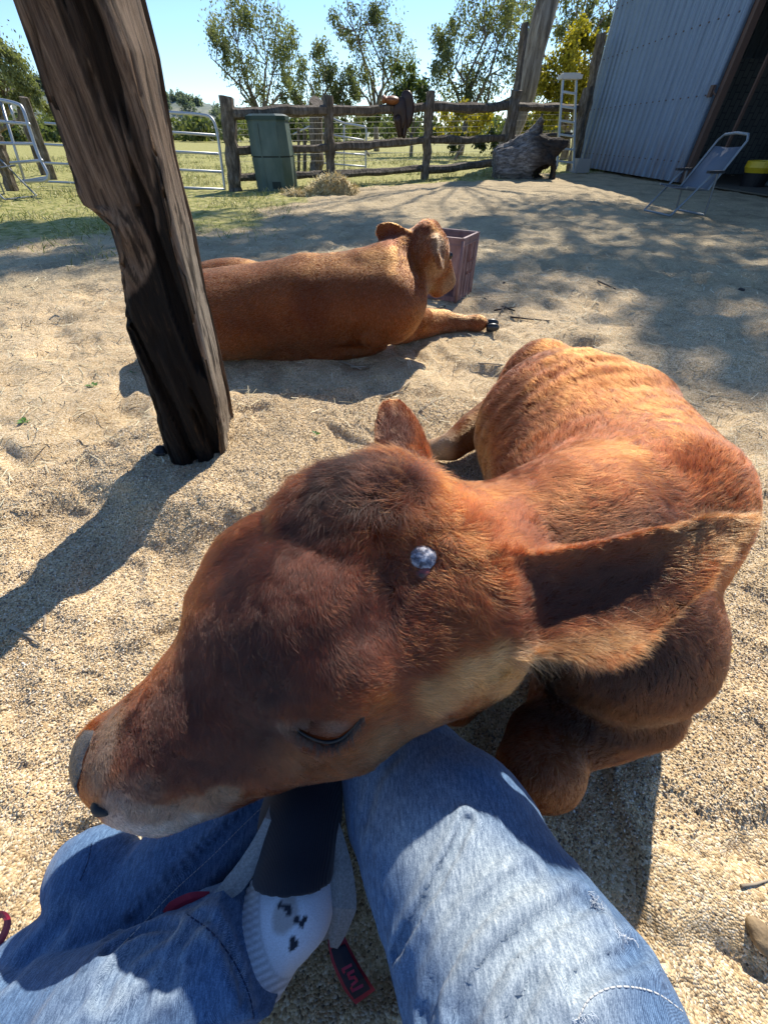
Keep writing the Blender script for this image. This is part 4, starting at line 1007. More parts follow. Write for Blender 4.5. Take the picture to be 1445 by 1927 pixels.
stick([(718, 748), (745, 738), (772, 716)], .006, M_PALE, 'pale dry stick on the sand left of the near calf\'s hind leg', 'pale sticks', [[(745, 738), (760, 740)]])
stick([(788, 776), (812, 758), (836, 742)], .004, M_PALE, 'pale straw stick crossing another above the near calf\'s left ear', 'pale sticks', [[(790, 768), (808, 784), (822, 792)]])
stick([(868, 682), (920, 684), (968, 688)], .004, M_PALE, 'long pale straw stalk in the shade behind the near calf\'s hip', 'pale sticks')
stick([(640, 680), (660, 686), (680, 694)], .007, M_PALE, 'short pale stick in front of the far calf\'s chest', 'pale sticks', [[(660, 690), (690, 690)]])
stick([(1125, 528), (1150, 540), (1165, 546)], .006, M_STICK, 'short dark stick in the sunlit sand right of the near calf\'s rump')
stick([(20, 1180), (45, 1192), (75, 1212)], .004, M_PALE, 'pale straw by the left edge below the post shadow', 'pale sticks', [[(45, 1192), (70, 1196)]])
stick([(83, 1145), (86, 1168), (82, 1185)], .004, M_PALE, 'short upright straw at the edge of the post shadow', 'pale sticks')
stick([(1395, 1668), (1420, 1664), (1450, 1655)], .0025, M_PALE, 'thin straw at the lower right edge', 'pale sticks')
def leafy(px, py, s, n, m, label, cat, name, seed, flat=.4):
    rng = np.random.default_rng(seed); c_ = on(px, py, .002); mb = MB()
    for k in range(n):
        a = rng.random()*6.28; L_ = s*rng.uniform(.6, 1.1); d = unit(np.array([math.cos(a), math.sin(a), rng.uniform(.1, flat+.3)])); sd_ = unit(np.cross(d, (0, 0, 1))); o_ = c_+d*s*rng.uniform(0, .5)
        up_ = np.cross(sd_, d); pr = [(0, 0), (.25, .55), (.55, .75), (.8, .5), (1, 0)]
        V_ = []
        for t, w_ in pr: 
            m_ = o_+d*t*L_+up_*(-.15*t*t*L_); V_ += [m_-sd_*w_*L_*.4+up_*.08*L_, m_, m_+sd_*w_*L_*.4+up_*.08*L_]
        mb.add(V_, [(i_*3+j, i_*3+j+1, i_*3+j+4, i_*3+j+3) for i_ in range(4) for j in range(2)])
    return tag(mb.build(name, m, None, True), label, cat)
leafy(176, 726, .022, 12, M_LEAF, 'small green weed in the sand left of the post', 'weed', 'weed_seedling', 1)
leafy(46, 795, .02, 10, M_LEAF, 'low green weed near the left edge of the sand', 'weed', 'weed_seedling', 2)
leafy(595, 818, .014, 7, M_LEAF, 'tiny green sprout behind the near calf\'s forelock', 'weed', 'weed_seedling', 3, .9)
leafy(250, 702, .016, 5, M_LEAF, 'tiny green weed right beside the post', 'weed', 'weed_seedling', 4)
leafy(88, 850, .03, 1, M_DLEAF, 'curled orange brown leaf on the sand', 'leaf', 'fallen_leaf', 5)
leafy(1355, 1226, .022, 2, M_YLEAF, 'yellow dry leaf on the sand beside the near calf', 'leaf', 'fallen_leaf', 6)
leafy(1385, 1140-180, .0, 0, M_YLEAF, 'x', 'leaf', 'fallen_leaf', 7) if False else None
M_STONE = mat('tan_stone', (.3, .21, .12), .85); g = NG(M_STONE); g.base(g.ramp(g.noise(g.pos(), 60, 5), [(.3, (.16, .11, .06)), (.7, (.42, .31, .18))])); g.bump(g.noise(g.pos(), 120, 4), .6, .003)
sp_ = on(1436, 1765, .005)
V_, F_, N_ = surface(lambda P: ell(P, sp_, (.014, .019, .011))+.003*fbm(P*45, 3, 3), sp_-.06, sp_+.06, .003)
tag(mesh('stone', V_, F_, M_STONE, None, True), 'small tan stone or bark lump at the lower right edge of the sand', 'stone')
for i_, (a, b, s0, lb) in enumerate([(195, 785, .014, 'dark pebble left of the foot of the post'), (163, 795, .011, 'small dark clod beside the dark pebble left of the post'), (1395, 1105-560, .02, 'dark dung pellet on the shaded sand at right'), (948, 532, .012, 'dark pebble beyond the forked stick'), (300, 850, .025, 'crumbled black charcoal at the foot of the post')]):
    sp_ = on(a, b, .003)
    V_, F_, N_ = surface(lambda P: ell(P, sp_, (s0, s0*.8, s0*.6))+s0*.25*fbm(P*60, 2, i_), sp_-s0*2, sp_+s0*2, s0/5)
    tag(mesh('pebble' if i_ != 4 else 'charcoal', V_, F_, M_STICK if i_ != 4 else M_LASH, None, True), lb, 'pebble' if i_ != 4 else 'charcoal')
# ================================================================ timber fence across the yard
M_RAIL = mat('grey_split_timber', (.2, .16, .12), .9, spec=.2); g = NG(M_RAIL); p = g.pos((1, 1, .3)); n1 = g.noise(p, 18, 7, .7)
g.base(g.ramp(n1, [(.3, (.035, .028, .022)), (.5, (.13, .105, .08)), (.65, (.26, .22, .18)), (.8, (.38, .34, .29))])); g.bump(n1, .8, .03)
FA, FBp, FC = G(443, 358), G(800, 335), np.array([6.35, 16.2, 0])
def fplane(px):
    """where the vertical plane of the fence is met (plan view) by the sight line px at eye level"""
    best = None
    for A, B, ext in ((FA, FBp, True), (FBp, FC, False)):
        def proj_px(s_): P_ = A+(B-A)*s_; return 722.5+FPX*P_[0]/(S*(P_[1]+.3))
        lo, hi = (-.3, 1.) if ext else (0, 1.1)
        if proj_px(lo) <= px <= proj_px(hi):
            for _ in range(40):
                m_ = (lo+hi)/2
                if proj_px(m_) < px: lo = m_
                else: hi = m_
            return A+(B-A)*lo
    return FC
def FP(px, py, off=0.):
    b = fplane(px); return Yp(px, py, b[1]+off)
def rough_log(mb, pts, r, seed, n=12, seg=14, asp=.8):
    rng = np.random.default_rng(seed); pts = [np.array(p_, float) for p_ in pts]; out = []; 
    L_ = [0]; 
    for a, b in zip(pts[:-1], pts[1:]): L_.append(L_[-1]+np.linalg.norm(b-a))
    for s_ in np.linspace(0, L_[-1], seg): out.append([np.interp(s_, L_, [q[k] for q in pts]) for k in range(3)])
    out = np.array(out); ph = rng.random(4)*6; k0 = len(mb.V)
    rs = np.array([r*(1+.10*math.sin(3*s_/seg*6+ph[0])*.6+.035*rng.normal()) for s_ in range(seg)]); out[1:-1] += rng.normal(size=(seg-2, 3))*r*.07
    prof_ = 1+.10*rng.normal(size=n)
    V_ = []; prev = None
    for i, P_ in enumerate(out):
        t = out[min(i+1, seg-1)]-out[max(i-1, 0)]; t /= np.linalg.norm(t)
        a = np.array([0, 1., 0]) if abs(t[1]) < .8 else np.array([1., 0, 0]); a = a if prev is None else prev
        x = a-t*(a@t); x /= np.linalg.norm(x); prev = x; y = np.cross(t, x)
        for j in range(n): q = 2*math.pi*j/n; rr_ = rs[i]*prof_[j]*(1+.04*rng.normal()); V_.append(P_+rr_*(x*math.cos(q)+asp*y*math.sin(q)))
    F_ = [(i*n+j, i*n+(j+1) % n, (i+1)*n+(j+1) % n, (i+1)*n+j) for i in range(seg-1) for j in range(n)]+[tuple(range(n))[::-1], tuple((seg-1)*n+j for j in range(n))]
    return mb.add(V_, F_)
fence = thing('rail_fence', 'weathered split timber fence with three rails across the back of the yard', 'fence', tuple(FA))
pdefs = [((443, 360), (425, 181), .15), ((623, 349), (617, 179), .125), ((799, 337), (810, 171), .13), ((945, 325), (973, 169), .15), ((1074, 318), (1107, 164), .16)]
for i, (b, t, r) in enumerate(pdefs):
    bp = fplane(b[0]); base = np.array([Yp(b[0], b[1], bp[1])[0], bp[1], -.15]); top = Yp(t[0], t[1], bp[1]-.02*0)
    mb = MB(); rough_log(mb, [base, (base+top)/2, top], r, 30+i); o = mb.build('post', M_RAIL, fence, False)
def railz(pts, r, seed):
    mb = MB(); rough_log(mb, [FP(a, b, .02) for a, b in pts], r, seed, n=10, seg=12, asp=.75); mb.build('rail', M_RAIL, fence, False)
railz([(436, 213), (530, 209), (617, 207)], .10, 1); railz([(617, 208), (720, 206), (808, 201)], .09, 2); railz([(805, 200), (890, 203), (968, 197)], .11, 3); railz([(968, 200), (1020, 201), (1098, 204)], .10, 4)
railz([(440, 283), (530, 280), (622, 277)], .085, 5); railz([(618, 277), (720, 270), (803, 262)], .09, 6); railz([(800, 261), (880, 263), (960, 257)], .09, 7); railz([(955, 259), (1020, 256), (1090, 253)], .09, 8)
railz([(445, 333), (540, 330), (622, 326)], .085, 9); railz([(618, 327), (720, 323), (800, 316)], .085, 10); railz([(797, 319), (860, 314), (940, 304)], .10, 11)
M_WIRE = mat('galvanised_wire', (.30, .31, .31), .6, .3); mb = MB()
for y_ in (222, 232, 243, 253, 265, 277, 290, 304): mb.tube([FP(a, y_-(a-440)*.012, .14) for a in (440, 540, 623, 720, 800, 880, 950, 1010, 1075)], .0022, 4)
for px in range(446, 1075, 9): mb.tube([FP(px, 219-(px-440)*.012, .14), FP(px+(0 if px < 800 else -2), 306, .14)], .0014, 3)
mb.build('wire_mesh', M_WIRE, fence)
for i, (a, b, r, lb) in enumerate((((962, 240), (988, 42), .10, 'tall thin dark pole standing behind the fence left of the big gum trunk'), ((1095, 240), (1132, 62), .13, 'tall thick timber pole beside the shed, behind the end of the fence'))):
    Y0 = fplane(a[0])[1]+.45; B_ = Yp(a[0], a[1], Y0); T_ = Yp(b[0], b[1], Y0); dn = (B_-T_)/(T_[2]-B_[2]); B_ = B_+dn*(B_[2]+.1)
    mb = MB(); rough_log(mb, [B_, (B_+T_)/2, T_], r, 50+i, seg=16); tag(mb.build('timber_pole', M_RAIL, None), lb, 'pole')
# saddle hung on the top rail
M_LEA = mat('dark_saddle_leather', (.035, .017, .012), .45, spec=.4); M_LEAT = mat('tan_saddle_leather', (.25, .09, .03), .5)
sad = thing('saddle', 'old dark leather saddle hanging over the top rail of the fence', 'saddle', tuple(FP(755, 205)))
def seat_(P): return smin(smin(ell(P, FP(737, 188, -.02), (.16, .17, .07)), ell(P, FP(722, 186, 0), (.05, .12, .07)), .04), ell(P, FP(764, 188, -.02), (.10, .15, .09)), .05)
def flap_(P): return smin(ell(P, FP(764, 207, -.20), (.18, .035, .30)), ell(P, FP(752, 214, -.17), (.16, .03, .26)), .02)+.012*vnoise(P*6, 3)
def fend_(P): return smin(rc(P, FP(748, 225, -.16), FP(752, 252, -.16), .085, .055), rc(P, FP(762, 225, -.17), FP(760, 254, -.17), .075, .05), .01)
for nm, ff, m in (('seat', seat_, M_LEAT), ('flap', flap_, M_LEA), ('fender', fend_, M_LEA)):
    c_ = FP(750, 215); V_, F_, N_ = surface(ff, c_-.75, c_+.75, .03); mesh(nm, V_, F_, m, sad, True)
# compost bin
M_BIN = mat('green_bin_plastic', (.035, .095, .07), .5, spec=.4); g = NG(M_BIN); g.base(g.ramp(g.noise(g.pos((1, 1, .5)), 5, 5), [(.3, (.045, .08, .066)), (.7, (.095, .135, .115))])); M_LIDB = mat('dark_green_lid', (.012, .04, .03), .5)
bc = G(524, 356); bz = float(height(bc[0], bc[1])); bt = Yp(508, 214, bc[1])[2]; M_SEAMB = mat('bin_seam', (.008, .02, .015), .7)
bin_ = thing('compost_bin', 'tall green eight-sided plastic compost bin standing in front of the fence', 'compost bin', (bc[0], bc[1], bz))
def octa(r0, z0, r1, z1, cut=.62):
    V_ = []
    for r, z in ((r0, z0), (r1, z1)):
        for x, y in ((-1, -cut), (-cut, -1), (cut, -1), (1, -cut), (1, cut), (cut, 1), (-cut, 1), (-1, cut)): V_.append((bc[0]+x*r, bc[1]+y*r, z))
    return V_, [tuple(range(8))[::-1], tuple(range(8, 16))]+[(i, (i+1) % 8, (i+1) % 8+8, i+8) for i in range(8)]
hB = bt-bz
mb = MB(); mb.add(*octa(.345, bz-.03, .35, bz+hB*.46)); mb.build('lower_shell', M_BIN, bin_)
mb = MB(); mb.add(*octa(.35, bz+hB*.48, .325, bz+hB*.93)); mb.build('upper_shell', M_BIN, bin_)
mb = MB(); mb.add(*octa(.34, bz+hB*.455, .34, bz+hB*.485)); mb.build('seam_band', M_SEAMB, bin_)
mb = MB(); mb.add(*octa(.345, bz+hB*.925, .345, bz+hB*.975)); mb.add(*octa(.335, bz+hB*.9752, .28, bz+hB*1.0)); mb.build('lid', M_LIDB, bin_)
mb = MB(); mb.box((bc[0]+.06, bc[1]-.345, bz+.09), (.16, .03, .10)); mb.build('hatch', M_SEAMB, bin_)
for x_ in (-.13, .18): mb = MB(); mb.box((bc[0]+x_, bc[1]-.340, bz+hB*.47), (.02, .03, hB*.82)); mb.build('rib', M_BIN, bin_)
# heap of hay
M_HAY = mat('heap_of_hay', (.5, .4, .2), .9); g = NG(M_HAY); g.base(g.ramp(g.noise(g.pos(), 28, 6, .75), [(.3, (.16, .11, .05)), (.5, (.46, .36, .18)), (.7, (.68, .57, .34))])); g.bump(g.noise(g.pos(), 40, 5, .8), 1, .04)
hc = G(626, 366); 
def hay_(P): return smin(ell(P, hc+[0, 0, .0], (.42, .36, .24)), ell(P, hc+[-.45, -.12, -.02], (.42, .25, .07)), .1)+.05*fbm(P*5, 4, 8)
V_, F_, N_ = surface(hay_, hc-[1.2, .8, .2], hc+[1.2, .8, .6], .035); hay = tag(mesh('hay_heap', V_, F_, M_HAY, None, True), 'small heap of loose straw in front of the fence, right of the green bin', 'hay heap')
rng = np.random.default_rng(4); ii = rng.integers(0, len(V_), 5000); a = rng.normal(size=(5000, 3)); hs = ribbons('loose_straw', V_[ii], a*[1, 1, .3]+N_[ii]*.15, rng.uniform(.04, .12, 5000), rng.uniform(.006, .012, 5000), [(.75, .6, .3), (.85, .72, .42), (.5, .38, .16), (.65, .5, .24)], 5, bend=.4)
hs.parent = hay
# ---- old burnt log with its roots
M_LOG = mat('burnt_grey_log', (.2, .17, .15), .9, spec=.2); g = NG(M_LOG); p = g.pos((.16, 1, 1)); n1 = g.noise(p, 20, 8, .75); sep = g.n('SeparateColor'); g.l(g.attr(), sep.inputs[0])
g.base(g.mix(sep.outputs[0], g.ramp(n1, [(.32, (.03, .026, .023)), (.48, (.16, .14, .125)), (.66, (.42, .39, .36))]), g.ramp(n1, [(.3, (.012, .010, .010)), (.7, (.10, .08, .065))]))); g.bump(n1, .9, .05)
YL = 12.3
def LQ(px, py, dy=0): return Yp(px, py, YL+dy)
def log_(P):
    d = rc(P, LQ(945, 312, .1), LQ(1000, 300), .40, .47)
    d = smin(d, rc(P, LQ(985, 280), LQ(1012, 240, -.1), .24, .12), .10); d = smin(d, rc(P, LQ(1012, 240, -.1), LQ(1020, 216, -.1), .12, .03), .04)
    d = smin(d, rc(P, LQ(1005, 280, -.1), LQ(1045, 276, -.15), .20, .18), .08); d = smin(d, rc(P, LQ(1045, 275, -.15), LQ(1064, 270, -.2), .15, .08), .05)
    d = smin(d, rc(P, LQ(1036, 285, -.2), LQ(1039, 345, -.25), .11, .07), .04); d = smin(d, rc(P, LQ(1000, 312, -.2), LQ(1030, 302, -.35), .18, .12), .05)
    d = smin(d, rc(P, LQ(985, 320), LQ(1000, 345, -.1), .2, .05), .05)
    d = np.maximum(d, -(ell(P, LQ(1018, 322, -.2), (.26, .4, .20))+.03*vnoise(P*9, 2)))
    ax_ = LQ(929, 315, .1); n0 = unit(LQ(929, 315, .1)-LQ(1000, 300)); d = np.maximum(d, (P-ax_)@n0)
    return d+.03*fbm(P*np.array([2, 8, 8]), 3, 7)+.012*fbm(P*22, 2, 9)
V_, F_, N_ = surface(log_, LQ(905, 345)-[0, .9, .3], LQ(1085, 205)+[0, .9, .1], .028)
dk = sstep(LQ(985, 300)[0], LQ(1012, 300)[0], V_[:, 0]+.18*vnoise(V_*3, 4)+.25*(V_[:, 2] > .9)*0)
tag(mesh('burnt_log', V_, F_, M_LOG, None, True, np.stack([dk]*3, 1)), 'grey uprooted tree stump lying on its side with charred black roots by the fence', 'tree stump')
# ---- step ladder
M_ALU = mat('bare_aluminium', (.62, .65, .68), .35, .8); M_CAP = mat('pale_ladder_cap', (.62, .58, .50), .6); YD = 13.2
lad = thing('step_ladder', 'aluminium step ladder standing against the fence next to the shed', 'ladder', tuple(Yp(1062, 315, YD)))
def LD(px, py, dy=0): return Yp(px, py, YD+dy)
for a, b in (((1046, 318), (1059, 146)), ((1077, 322), (1084, 150))):
    mb = MB(); mb.bar(LD(*a), LD(*b, .25), .075, .035, up=(1, 0, 0)); mb.build('front_rail', M_ALU, lad)
    mb = MB(); mb.bar(LD(a[0]+3, a[1]-6, .8), LD(b[0], b[1]+3, .35), .05, .03, up=(1, 0, 0)); mb.build('rear_leg', M_ALU, lad)
for k in range(6):
    t = (k+.7)/6.6; A_ = LD(1046, 318)*(1-t)+LD(1059, 146, .25)*t; B_ = LD(1077, 322)*(1-t)+LD(1084, 150, .25)*t
    mb = MB(); mb.bar(A_, B_, .10, .035); mb.build('step', M_ALU, lad)
mb = MB(); mb.box((LD(1059, 146, .3)+LD(1084, 150, .3))/2+[0, 0, .03], (.50, .26, .07)); mb.box((LD(1059, 146, .3)+LD(1084, 150, .3))/2+[0, 0, .078], (.40, .20, .03)); mb.build('top_cap', M_CAP, lad)
M_CONC = mat('rough_concrete', (.33, .31, .28), .9); g = NG(M_CONC); g.bump(g.noise(g.pos(), 30, 5), .6, .02)
cb = G(1090, 322); mb = MB(); mb.box(cb+[0, 0, .13], (.42, .4, .30), taper=.85, jit=.015); tag(mb.build('concrete_block', M_CONC), 'small pale concrete block on the ground at the corner of the shed', 'concrete block')

# ================================================================ corrugated shed
A_, B_ = G(1083, 313), G(1276, 346); HW = 3.7
M_TIN = mat('galvanised_sheet', (.42, .47, .52), .42, .35, spec=.5); g = NG(M_TIN); n1 = g.noise(g.pos((1, 1, .2)), 6, 5); g.base(g.ramp(n1, [(.3, (.15, .20, .27)), (.6, (.22, .29, .38)), (.8, (.30, .36, .43))])); sx_ = g.n('SeparateXYZ'); g.l(g.n('NewGeometry').outputs['Position'], sx_.inputs[0]); rs = g.math('MULTIPLY', g.val(sx_.outputs[2], .05, .9, 1., 0.), g.val(g.noise(g.pos((3, 3, .35)), 4, 6, .75), .42, .68)); st = g.val(g.noise(g.pos((4, 4, .12)), 3, 6, .7), .5, .75, 0, .45); g.base(g.mix(rs, g.mix(st, g.ramp(n1, [(.3, (.15, .20, .27)), (.6, (.22, .29, .38)), (.8, (.30, .36, .43))]), (.12, .14, .17)), (.20, .12, .08))); g.rough(g.val(n1, .3, .7, .35, .6)); g.bump(g.noise(g.pos((1, 1, .3)), 3, 3), .15, .05)
M_FRAME = mat('rusty_steel_frame', (.10, .06, .045), .7); M_INT = mat('dark_lining', (.05, .055, .06), .8); M_BESSER = mat('grey_block_wall', (.11, .12, .12), .9); g = NG(M_BESSER); br = g.n('TexBrick'); g.l(g.pos(rot=(math.radians(90), 0, math.radians(90))), br.inputs['Vector']); br.inputs['Scale'].default_value = 2.2; br.inputs['Color1'].default_value = (.10, .115, .12, 1); br.inputs['Color2'].default_value = (.13, .14, .14, 1); br.inputs['Mortar'].default_value = (.05, .055, .06, 1); g.base(br.outputs[0])
shed = thing('corrugated_shed', 'large grey corrugated metal shed with a dark open doorway on the right', 'shed', tuple(A_))
def corr(name, a, b, z0, z1, m, pitch=.30, dep=.045, flip=1, slope=None):
    a = np.array(a[:2], float); b = np.array(b[:2], float); L_ = np.linalg.norm(b-a); t = (b-a)/L_; n0 = np.array([t[1], -t[0]])*flip
    prof_ = []; s_ = 0
    while s_ < L_:
        for ds, h in ((0, 0), (.42, 0), (.44, .25), (.48, .25), (.50, 0), (.76, 0), (.82, 1), (.92, 1), (.98, 0)): prof_.append((min(s_+ds*pitch, L_), h*dep))
        s_ += pitch
    V_ = []; 
    for s_, h in prof_: q = a+t*s_+n0*h; V_ += [(q[0], q[1], z0), (q[0], q[1], z1)]
    n_ = len(prof_); F_ = [(2*i, 2*i+2, 2*i+3, 2*i+1) for i in range(n_-1)]
    return mesh(name, V_, F_, m, shed)
XE = 12.2; YS = 3.2
corr('front_wall', A_, B_, .03, HW, M_TIN)
corr('end_wall', (XE, A_[1]), (A_[0]+.01, A_[1]), .03, HW, M_TIN); corr('back_wall', (XE, YS), (XE, A_[1]), .03, HW, M_TIN); corr('end_wall', (B_[0], YS), (XE, YS), .03, HW, M_TIN)
corr('front_wall', (B_[0], YS+1.0), (B_[0], YS), .03, HW, M_TIN)
corr('door_header', (B_[0]+.02, B_[1]), (B_[0]+.02, YS+1), 3.35, HW, M_TIN)
mb = MB(); mb.box(((A_[0]+XE)/2, (A_[1]+YS)/2, HW+.10), (XE-A_[0]+.6, A_[1]-YS+.6, .10)); mb.build('roof', M_TIN, shed)
for x_, y_, w_ in ((B_[0]+.07, B_[1]-.06, .12), (B_[0]+.40, B_[1]-.42, .05), (B_[0]+.1, YS+1, .12)):
    mb = MB(); mb.box((x_, y_, 1.78), (w_, w_, 3.5)); mb.build('door_frame', M_FRAME, shed)
for zr in (.35, 1.3, 2.3, 3.2):
    mb = MB()
    for k in range(22): yk = B_[1]+.27+k*.30; xk = B_[0]+(A_[0]-B_[0])*(yk-B_[1])/(A_[1]-B_[1]); mb.box((xk-.055, yk-.03, zr), (.02, .022, .022))
    so = mb.build('screw_row', M_FRAME, shed); so['kind'] = 'stuff'
mb = MB(); mb.box((A_[0]-.03, A_[1]+.02, HW/2), (.07, .06, HW-.04)); mb.build('corner_flashing', M_ALU, shed)
mb = MB(); mb.box((XE-.25, (A_[1]+YS)/2, 1.15), (.2, A_[1]-YS-.6, 2.3)); mb.build('inner_block_wall', M_BESSER, shed)
mb = MB(); mb.box((9.6, 13.6, 1.0), (5.2, .2, 2.0)); mb.build('inner_block_wall', M_BESSER, shed)
mb = MB(); mb.bar((9.2, 12.2, .05), (9.9, 13.2, 2.6), .22, .06); mb.build('leaning_board', M_FRAME, shed)
mb = MB(); mb.box((B_[0]-.04, B_[1]+.12, 1.35), (.05, .10, .16)); mb.tube([(B_[0]-.05, B_[1]+.02, 1.40), (B_[0]-.09, B_[1]-.05, 1.33), (B_[0]-.05, B_[1]-.10, 1.28)], .012, 6); mb.build('door_latch', M_FRAME, shed)
mb = MB(); mb.box(((A_[0]+XE)/2+.1, (A_[1]+YS)/2, .006), (XE-A_[0]-.3, A_[1]-YS-.3, .02)); mb.build('earth_floor', mat('earth_floor', (.10, .085, .06), .95), shed)
q = G(1412, 352); M_BLKP = mat('black_tub_plastic', (.012, .012, .014), .5); M_YEL = mat('yellow_plastic', (.60, .42, .02), .45)
mb = MB(); ts = thing('feed_tub', 'black feed tub with a yellow rim standing in the shed doorway', 'tub', tuple(q))
def lathe(prof_, c_, n=24): 
    V_ = [(c_[0]+r*math.cos(6.2832*j/n), c_[1]+r*math.sin(6.2832*j/n), c_[2]+z) for r, z in prof_ for j in range(n)]
    return V_, [(i*n+j, i*n+(j+1) % n, (i+1)*n+(j+1) % n, (i+1)*n+j) for i in range(len(prof_)-1) for j in range(n)]
mb.add(*lathe([(.001, 0), (.20, 0), (.24, .22), (.22, .22), (.18, .02), (.001, .02)], q)); mb.build('tub', M_BLKP, ts)
mb = MB(); mb.add(*lathe([(.001, .222), (.225, .222), (.27, .30), (.265, .39), (.24, .40), (.22, .30), (.001, .24)], q)); mb.build('yellow_basin', M_YEL, ts)
q = G(1448, 350); mb = MB(); V_, F_, N_ = surface(lambda P: ell(P, q+[0, 0, .22], (.30, .2, .24))+.03*fbm(P*7, 3, 2), q-.5, q+.6, .03)
tag(mesh('feed_sack', V_, F_, mat('pale_sack', (.30, .34, .38), .8), None, True), 'pale sack standing in the shed beside the yellow rimmed tub', 'sack')
# ---- lounge chairs
M_TUBE = mat('grey_chair_tube', (.20, .22, .23), .4, .4); M_SLING = mat('grey_mesh_sling', (.11, .125, .15), .75); g = NG(M_SLING); ck = g.n('TexChecker'); g.l(g.pos(), ck.inputs['Vector']); ck.inputs['Scale'].default_value = 160; g.base(g.mix(ck.outputs['Fac'], (.10, .115, .14), (.15, .17, .20))); M_ARMR = mat('black_armrest', (.02, .02, .022), .6)
def chair(label, o, fx, sx, back_h=1.05, hz=1., fl=1.):
    """o: ground point under the middle, fx: unit vector to the front, sx: to the side"""
    t = thing('folding_chair', label, 'folding chair', tuple(o), 'folding chairs in the yard'); up = np.array([0, 0, 1.]); W2 = .27
    def q(f, s_, z): return o+fx*f*fl+sx*s_+up*z*hz
    for s_ in (-1, 1):
        mb = MB(); mb.tube([q(.52, s_*W2, .02), q(-.02, s_*W2, .58)], .013, 8); mb.build('front_leg', M_TUBE, t)
        mb = MB(); mb.tube([q(-.26, s_*W2, .02), q(-.12, s_*W2, .58)], .013, 8); mb.build('rear_leg', M_TUBE, t)
        mb = MB(); mb.bar(q(.12, s_*(W2+.01), .60), q(-.22, s_*(W2+.01), .60), .05, .025); mb.build('armrest', M_ARMR, t)
        mb = MB(); mb.tube([q(.40, s_*(W2-.02), .40), q(-.10, s_*(W2-.02), .36), q(-.48, s_*(W2-.04), back_h-.02)], .013, 8); mb.build('side_rail', M_TUBE, t)
    mb = MB(); mb.tube([q(.52, -W2, .02), q(.52, W2, .02)], .012, 8); mb.build('foot_bar', M_TUBE, t)
    mb = MB(); mb.tube([q(-.26, -W2, .02), q(-.26, W2, .02)], .012, 8); mb.build('foot_bar', M_TUBE, t)
    mb = MB(); mb.tube([q(-.48, -(W2-.04), back_h-.02), q(-.51, -.18, back_h+.05), q(-.515, 0, back_h+.07), q(-.51, .18, back_h+.05), q(-.48, W2-.04, back_h-.02)], .014, 8); mb.build('head_bar', M_TUBE, t)
    V_ = []; pth = [(.40, .40), (.15, .365), (-.10, .355), (-.2, .52), (-.45, back_h-.09)]
    for f_, z_ in pth:
        for u_ in (-1, 0, 1): V_.append(q(f_, u_*(W2-.035), z_-.02*(u_ == 0)))
    F_ = [(i*3+j, i*3+j+1, i*3+j+4, i*3+j+3) for i in range(len(pth)-1) for j in range(2)]
    so = mesh('sling', V_, F_, M_SLING, t, True); md = so.modifiers.new('thick', 'SOLIDIFY'); md.thickness = .006
    return t
o_ = (G(1248, 403)+G(1318, 402))/2; fx = unit(G(1248, 403)-G(1306, 400)); fx[2] = 0; fx = unit(fx); sx = np.array([fx[1], -fx[0], 0])
o_[2] = float(height(o_[0], o_[1])); chair('grey mesh folding lounge chair standing in front of the shed', np.array([3.97, 6.45, 0]), np.array([-.99, -.14, 0]), np.array([.14, -.99, 0]), 1.0, .72, .62)
o2 = G(28, 372); chair('folding chair with slim frame beside the pipe gates at the left edge', o2+[-.25, 0, 0], np.array([.94, -.34, 0]), np.array([-.34, -.94, 0]), .95)

# ================================================================ pipe gates
M_PIPE = mat('galvanised_pipe', (.42, .44, .46), .45, .55)
def arc(mb, p, r): mb.tube(p, r, 8)
def pipe_gate(label, frame_pts, bars, Y0, Y1, x0, x1, name='pipe_gate', vert=(), r=.022):
    """measured places on a vertical plane from (x0,Y0) to (x1,Y1)"""
    def Q(px, py): Yv = Y0+(Y1-Y0)*(px-x0)/(x1-x0); return Yp(px, py, Yv)
    t = thing(name, label, 'gate', tuple(Q(*frame_pts[0])), 'pipe gates round the yard')
    mb = MB(); mb.tube([Q(*p_) for p_ in dens(frame_pts, 4)], r*1.1, 8); mb.build('frame', M_PIPE, t, True)
    for a, b in bars: mb = MB(); mb.tube([Q(*a), Q(*b)], r*.9, 8); mb.build('bar', M_PIPE, t, True)
    for a, b in vert: mb = MB(); mb.tube([Q(*a), Q(*b)], r*.9, 8); mb.build('upright', M_PIPE, t, True)
    return t
pipe_gate('long galvanised pipe gate running behind the timber post to the first fence post', [(424, 362), (415, 290), (408, 245), (398, 222), (378, 215), (325, 211), (200, 202), (90, 193)], [((405, 254), (85, 231)), ((411, 289), (85, 271)), ((417, 323), (85, 306)), ((422, 356), (85, 341))], 9.6, 10.6, 424, 90)
pipe_gate('pipe yard panel with rounded corner at the far left', [(-60, 182), (-10, 186), (30, 194), (43, 204), (55, 240), (72, 290), (91, 334), (60, 340), (45, 340)], [((-60, 222), (56, 233)), ((-60, 268), (66, 270)), ((20, 306), (80, 301)), ((40, 341), (91, 333))], 9.0, 8.3, -60, 90, vert=[((2, 190), (48, 345)), ((18, 196), (28, 225))])
pipe_gate('pipe panel standing beyond the fence between the second and third fence posts', [(602, 345), (601, 226), (650, 232), (680, 237), (689, 244), (688, 300), (690, 335)], [((602, 250), (684, 263)), ((602, 284), (688, 291)), ((602, 306), (688, 313))], 15.0, 14.4, 602, 690, vert=[((647, 234), (648, 322)), ((602, 228), (552, 252))])
